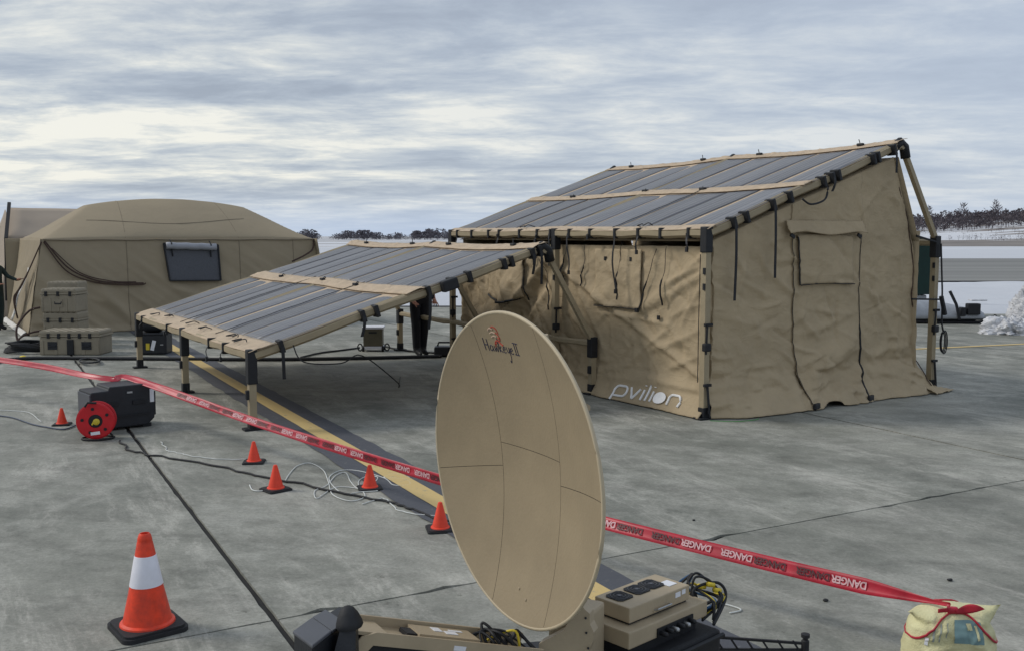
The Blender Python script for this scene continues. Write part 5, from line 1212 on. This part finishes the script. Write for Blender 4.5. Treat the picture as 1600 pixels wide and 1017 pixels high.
# bundle of cables at the right of the lower box
rc_ = [(BLACK, .007), (BLACK, .006), (RUBBER, .007), (YEL, .005), (BLACK, .006), (YEL, .006), (BLACK, .008), (RUBBER, .006), (mat('blue_cable', (.03, .1, .22), .5), .006)]
for k, (m_, r__) in enumerate(rc_):
    s0_ = apt(W1 + .06, .02 + .018 * k, .39 + .003 * k); e0_ = apt(.44 + .02 * (k % 4), -.10 + .015 * k, .34)
    hh = .455 + .045 * math.sin(k * 1.9); out_ = .54 + .05 * math.cos(k * 1.3)
    b = MB(); b.tube(cubic([s0_, apt(.48 + .01 * k, .03 + .01 * k, hh), apt(out_, -.01 + .012 * k, hh + .01 - .03 * (k % 3)), apt(out_ + .01, -.05, .41), e0_], 8), r__, 6); b.build('terminal_cable', m_, term, smooth=True)
for (x, y, z) in ((.53, .0, .47), (.55, -.02, .445), (.505, .03, .46)):
    b = MB(); b.tube([apt(x, y, z), apt(x + .035, y - .01, z - .01)], .011, 8); b.build('yellow_sleeve', YEL, term, smooth=True)
# lattice outrigger leg
lA = gp(1112, 1004, .14); lB = gp(1258, 1010, .12); lt = (lB - lA).normalized(); lu = Vector((0, 0, 1))
b = MB(); hL = .030
b.bar(L_(lA + lu * hL), L_(lB + lu * hL * .55), .011); b.bar(L_(lA - lu * hL), L_(lB - lu * hL * .45), .011)
LLn = (lB - lA).length
for k in range(6):
    x = LLn * (k + .2) / 6; b.bar(L_(lA + lt * x + lu * hL * .9), L_(lA + lt * (x + LLn / 12) - lu * hL * .85), .009)
b.build('outrigger_leg', RUBBER, term)
b = MB(); b.lathe([(.018, -.05), (.018, .03), (.012, .035), (.012, .045), (.02, .047), (.02, .062), (.008, .066)], 14, c=L_(lB)); b.lathe([(.03, -.118), (.03, -.105), (.007, -.1), (.007, -.04)], 14, c=L_(lB)); b.build('levelling_screw', RUBBER, term, smooth=True, ang=40)
b = MB(); b.bar(apt(.45, -.05, .20), L_(lA), .05); b.build('leg_bracket', RUBBER, term)
for k, p in enumerate(((-.30, 3.75), (.0, 4.25), (-.25, 3.3))):
    b = MB(); b.bar(L_((.1, 3.75, .16)), L_((p[0], p[1], .08)), .05); b.lathe([(.04, 0), (.04, .02), (.012, .03), (.012, .1)], 14, c=L_((p[0], p[1], 0))); b.build('support_leg', RUBBER, term)
b = MB(); b.tube([L_((.35, 3.9, .0)), L_((.35, 3.9, .12))], .03, 8); b.tube([apt(.4, .2, .0), apt(.4, .2, .12)], .03, 8); b.build('tub_foot', RUBBER, term)

# ================================================================== WHITE WHEELED BOX UNDER THE ARRAY
wb = empty('heater_box', (-2.43, 17.1, 0), .05, 'small tan wheeled box with a white lid under the solar array', 'heater')
b = MB(); b.box((0, 0, .24), (.33, .30, .30), bev=.01); b.build('body', mat('olive_box', (.12, .105, .07), .6), wb)
b = MB(); b.box((0, 0, .41), (.38, .34, .035), bev=.01); b.build('lid', WHITE, wb)
b = MB(); b.box((0, 0, .065), (.36, .32, .05), bev=.01); b.build('base_frame', WHITE, wb)
for x in (-.17, .17):
    for y in (-.13, .13):
        b = MB(); b.lathe([(.045, -.02), (.05, -.01), (.05, .01), (.045, .02)], 16, c=(x, y, .05), rot=Matrix.Rotation(R(90), 3, 'Y')); b.build('wheel', BLACK, wb)
b = MB(); b.box((.0, -.152, .33), (.14, .008, .03)); b.build('dark_badge', DKPLASTIC, wb)
for x in (-.23, .24):
    b = MB(); b.tube([(x + .04 * math.cos(k * .5), -.08, .07 + .06 * math.sin(k * .5)) for k in range(26)], .012, 5); b.build('hose_loop', RUBBER, wb)
kit = empty('black_equipment', gp(695, 556), 0, 'black equipment unit on the ground beside the standing person', 'equipment')
b = MB(); b.box((0, 0, .09), (.34, .28, .16), bev=.03); b.build('body', DKPLASTIC, kit)
b = MB(); b.tube([(-.12, 0, .17), (-.1, 0, .23), (.1, 0, .23), (.12, 0, .17)], .015, 6); b.build('handle', BLACK, kit)

# ================================================================== PEOPLE
def person(loc, rz, scale, label, J, mats, group=None):
    """one skinned body; J: joint dictionary in metres for a 1.75 m adult facing -Y"""
    root = empty('person', loc, rz, label, 'person', group); root.scale = (scale,) * 3
    vs, es, rs = [], [], []
    def V(p, r): vs.append(p); rs.append(r); return len(vs) - 1
    def chain(start, pts):
        a = start
        for p, r in pts:
            b_ = V(p, r); es.append((a, b_)); a = b_
        return a
    pel = V((0, 0, .96), (.16, .115)); che = chain(pel, [((0, -.01, 1.12), (.145, .105)), ((0, -.01, 1.32), (.175, .12)), ((0, .0, 1.44), (.12, .09))])
    head = chain(che, [((0, -.005, 1.50), (.062, .062)), ((0, -.015, 1.57), (.075, .085)), ((0, -.02, 1.65), (.078, .098)), ((0, -.015, 1.73), (.05, .062))])
    for s_ in (-1, 1):
        a = J['arm'][0 if s_ < 0 else 1]
        sh_ = V((s_ * .18, 0, 1.41), (.065, .065)); es.append((che, sh_))
        wr = chain(sh_, [(a[0], (.050, .050)), (a[1], (.034, .034)), (a[2], (.040, .022))])
        hd = Vector(a[2]); fd = (Vector(a[2]) - Vector(a[1])).normalized(); sd2 = fd.cross(Vector((0, 0, 1)));
        sd2 = sd2.normalized() if sd2.length > .2 else Vector((0, 1, 0))
        for k in range(4):
            o_ = sd2 * (.026 * (k - 1.5)); ln = (.075, .085, .08, .062)[k]
            chain(wr, [(tuple(hd + o_ + fd * .035), (.010, .010)), (tuple(hd + o_ * 1.1 + fd * (.035 + ln * .5) - Vector((0, 0, .006))), (.009, .009)), (tuple(hd + o_ * 1.1 + fd * (.03 + ln) - Vector((0, 0, .02))), (.008, .008))])
        chain(wr, [(tuple(hd + sd2 * .045 + fd * .0), (.012, .012)), (tuple(hd + sd2 * .065 + fd * .035), (.010, .010))])
        l = J['leg'][0 if s_ < 0 else 1]
        hp = V((s_ * .095, 0, .90), (.10, .10)); es.append((pel, hp))
        chain(hp, [(l[0], (.082, .085)), (l[1], (.066, .068)), (tuple(Vector(l[1]) + Vector((0, -.10, -.05))), (.045, .035)), (tuple(Vector(l[1]) + Vector((0, -.17, -.055))), (.035, .025))])
    me = bpy.data.meshes.new('body'); me.from_pydata(vs, es, []); me.update()
    o = bpy.data.objects.new('body', me); COL.objects.link(o)
    md = o.modifiers.new('s', 'SKIN'); md.use_smooth_shade = True
    for k, r_ in enumerate(rs): me.skin_vertices[0].data[k].radius = r_
    me.skin_vertices[0].data[0].use_root = True
    sb = o.modifiers.new('d', 'SUBSURF'); sb.levels = 2; sb.render_levels = 2
    bpy.context.view_layer.update(); dg = bpy.context.evaluated_depsgraph_get()
    m2 = bpy.data.meshes.new_from_object(o.evaluated_get(dg)); bpy.data.objects.remove(o)
    for m_ in mats: m2.materials.append(m_)     # 0 jacket 1 trousers 2 boots 3 skin
    hs = [Vector(J['arm'][k][2]) for k in (0, 1)]
    for p in m2.polygons:
        c = p.center
        k = 0 if c.z > .93 else 1
        if c.z < .14: k = 2
        if c.z > 1.50: k = 3
        for h_ in hs:
            if (c - h_).length < .075 or ((c - h_).length < .16 and (c - h_).dot(h_ - Vector(J['arm'][0][1])) > 0 and (c - h_).length < .15 and abs(c.x) > .2): k = 3
        p.material_index = k
    m2.name = 'body'; bo = bpy.data.objects.new('body', m2); COL.objects.link(bo); bo.parent = root
    m2.polygons.foreach_set('use_smooth', [True] * len(m2.polygons))
    b = MB(); b.grid(lambda u, v: Vector((.083 * math.cos(2 * math.pi * u) * math.cos(v * 1.57), -.012 + .105 * math.sin(2 * math.pi * u) * math.cos(v * 1.57) + (.012 if math.sin(2 * math.pi * u) > 0 else 0), 1.665 - (.07 * max(0, math.sin(2 * math.pi * u)) * (1 - v)) + .098 * math.sin(v * 1.57))), 24, 8); b.build('hair', HAIR, root, smooth=True, solid=.006)
    for s_ in (-1, 1):
        b = MB(); b.lathe([(.0, -.006), (.008, 0), (0, .006)], 8, c=(s_ * .032, -.105, 1.652)); b.build('eye', BLACK, root)
        b = MB(); b.lathe([(0, -.028), (.014, -.01), (.016, .012), (0, .03)], 8, c=(s_ * .083, -.01, 1.645)); b.build('ear', SKIN, root)
    b = MB(); b.add([(-.014, -.108, 1.615), (.014, -.108, 1.615), (0, -.132, 1.618), (0, -.108, 1.66)], [(0, 1, 2), (1, 3, 2), (3, 0, 2)]); b.build('nose', SKIN, root)
    b = MB(); b.box((0, -.104, 1.59), (.045, .008, .008)); b.build('mouth', mat('lips', (.3, .09, .07), .5), root)
    return root
stand = {'arm': [((-.24, .03, 1.16), (-.22, -.10, .96), (-.19, -.19, .90)), ((.24, .03, 1.16), (.22, -.10, .96), (.19, -.19, .90))],
         'leg': [((-.075, -.02, .50), (-.06, .0, .09)), ((.085, -.01, .50), (.08, .04, .09))]}
person(gp(655, 556) + Vector((0, .1, 0)), R(35), 1.0, 'person in black clothes standing behind the solar array, only the legs showing', stand, (NAVY, NAVY, BLACK, SKIN))
reach = {'arm': [((-.25, .02, 1.14), (-.25, -.20, 1.04), (-.25, -.30, 1.06)), ((.26, -.10, 1.22), (.22, -.38, 1.14), (.21, -.47, 1.16))],
         'leg': [((-.10, -.03, .50), (-.11, .0, .09)), ((.10, -.02, .50), (.11, .03, .09))]}
person((-11.02, 20.9, 0), R(78), .93, 'person in dark green clothes at the left edge reaching towards the shelter', reach, (UNIFORM, UNIFORM, BLACK, SKIN))

# ================================================================== RIGHT BACKGROUND
gh = empty('green_shelter', (9.95, 24.3, 0), .05, 'dark green fabric hut with a white square, behind the tent corner', 'tent')
b = MB(); b.prism([(-.75, .55), (.58, .55), (.58, 1.62), (.12, 2.02), (-.25, 2.12), (-.75, 2.12)], 0, .9, fn=lambda v: Vector((v.x, v.z, v.y))); b.build('body', DKGREEN, gh)
b = MB(); b.box((-.22, -.012, 1.30), (.30, .02, .32), rot=Matrix.Rotation(.05, 3, 'Y')); b.build('white_panel', PAPERW, gh)
b = MB(); b.box((-.15, .45, .3), (1.1, .8, .48), bev=.05); b.build('base', mat('grey_tarp', (.3, .31, .33), .6), gh)
sl_ = empty('cargo_sled', (10.1, 22.7, 0), .02, 'low black cargo sled with snow on its grey tarp, behind the tent post', 'sled')
b = MB()
for y in (-.3, .3): b.tube(cubic([(-1.0, y, .05), (0, y, .04), (.75, y, .04), (.95, y, .12), (1.0, y, .2)], 5), .035, 6)
b.build('runner', BLACK, sl_)
b = MB(); b.grid(lambda u, v: (lambda a_: Vector((-1.0 + 1.7 * u, .42 * math.cos(a_), .12 + (.52 - .34 * u + .05 * fbm(u * 4, v * 3, 2)) * math.sin(a_))))(math.pi * v), 24, 14); b.build('tarp', mat('pale_tarp', (.34, .36, .39), .6, var=.15, bump=.4), sl_, smooth=True, solid=.01)
b = MB(); b.box((.42, -.40, .34), (.30, .16, .26), bev=.03); b.box((.18, -.40, .28), (.12, .14, .2), bev=.02); b.build('engine_box', BLACK, sl_)
b = MB(); b.box((0, -.05, .1), (1.8, .5, .05), bev=.01); b.build('deck', BLACK, sl_)
b = MB(); b.tube([(-.15, -.45, .75), (.0, -.47, .45), (.1, -.45, .1)], .035, 6); b.build('tow_arm', BLACK, sl_)
b = MB(); b.box((.62, -.2, .53), (.36, .2, .03), bev=.01); b.build('pale_cover', WRAP, sl_)
wr = empty('wrapped_pallet', gp(1612, 520), 0, 'white wrapped load at the right edge with sheeting spilling onto the ground', 'pallet')
def lump(cx, cy, sx, sy, sz, sd_, m, nm, a_=.25, z0=0):
    b = MB()
    def fn(u, v):
        t = 2 * math.pi * u; e_ = v * math.pi / 2; k = 1 + a_ * fbm(math.cos(t) * 1.6 + sd_, math.sin(t) * 1.6, v * 2, 4) + .30 * (ridge(math.cos(t) * 2.4 + sd_, math.sin(t) * 2.4 + v * 3, sd_, 3) - .3)
        return Vector((cx + sx * math.cos(t) * math.cos(e_) ** .7 * k, cy + sy * math.sin(t) * math.cos(e_) ** .7 * k, z0 + sz * math.sin(e_) * k)) if v < 1 else Vector((cx, cy, z0 + sz))
    b.grid(fn, 72, 30); return b.build(nm, m, wr, smooth=True)
lump(.05, .2, .42, .4, .92, 1, WRAP, 'wrapped_load', .18); lump(-.55, -.1, .5, .4, .30, 5, WRAP, 'loose_sheeting', .6); lump(-.1, -.3, .6, .35, .22, 8, WRAP, 'loose_sheeting', .7)
b = MB(); b.box((.28, -.05, .55), (.10, .3, .8), bev=.02); b.box((.1, -.32, .33), (.6, .05, .05)); b.box((.0, -.32, .2), (.04, .05, .3)); b.build('timber_frame', mat('weathered_wood', (.42, .36, .28), .8), wr)
b = MB(); b.box((.15, -.45, .03), (.5, .3, .06)); b.build('dark_base', BLACK, wr)
sn = MB()
def drift(u, v):
    t = 2 * math.pi * u; k = 1 + .4 * fbm(math.cos(t) * 1.5, math.sin(t) * 1.5, 2, 3)
    return Vector((2.6 * math.cos(t) * v * k, 1.1 * math.sin(t) * v * k, .17 * (1 - v * v) * k - .003))
sn.grid(drift, 48, 10); o = sn.build('snow_drift', SNOW, smooth=True); o.location = (12.4, 26.3, 0); tag(o, kind='structure')
# small stones and debris on the apron
for k, (u, v) in enumerate([(1290, 939), (1484, 907), (1084, 813), (915, 812), (1396, 870), (300, 960)]):
    b = MB(); p = gp(u, v); s_ = random.uniform(.008, .014)
    b.grid(lambda a_, c: Vector((s_ * 1.3 * math.cos(6.283 * a_) * math.sin(3.1416 * c), s_ * math.sin(6.283 * a_) * math.sin(3.1416 * c), s_ * .6 - s_ * .6 * math.cos(3.1416 * c))) * (1 + .2 * noise.noise((a_ * 5, c * 3, k))), 10, 6)
    if k < 4:
        o = b.build('pebble', RUBBER, smooth=True); o.location = p
        tag(o, ['dark pebble on the concrete left of the yellow sack', 'dark pebble just above the yellow sack', 'dark pebble above the danger tape near its middle', 'dark pebble just right of the dish edge, above the tape'][k], 'pebble', 'pebbles on the concrete')
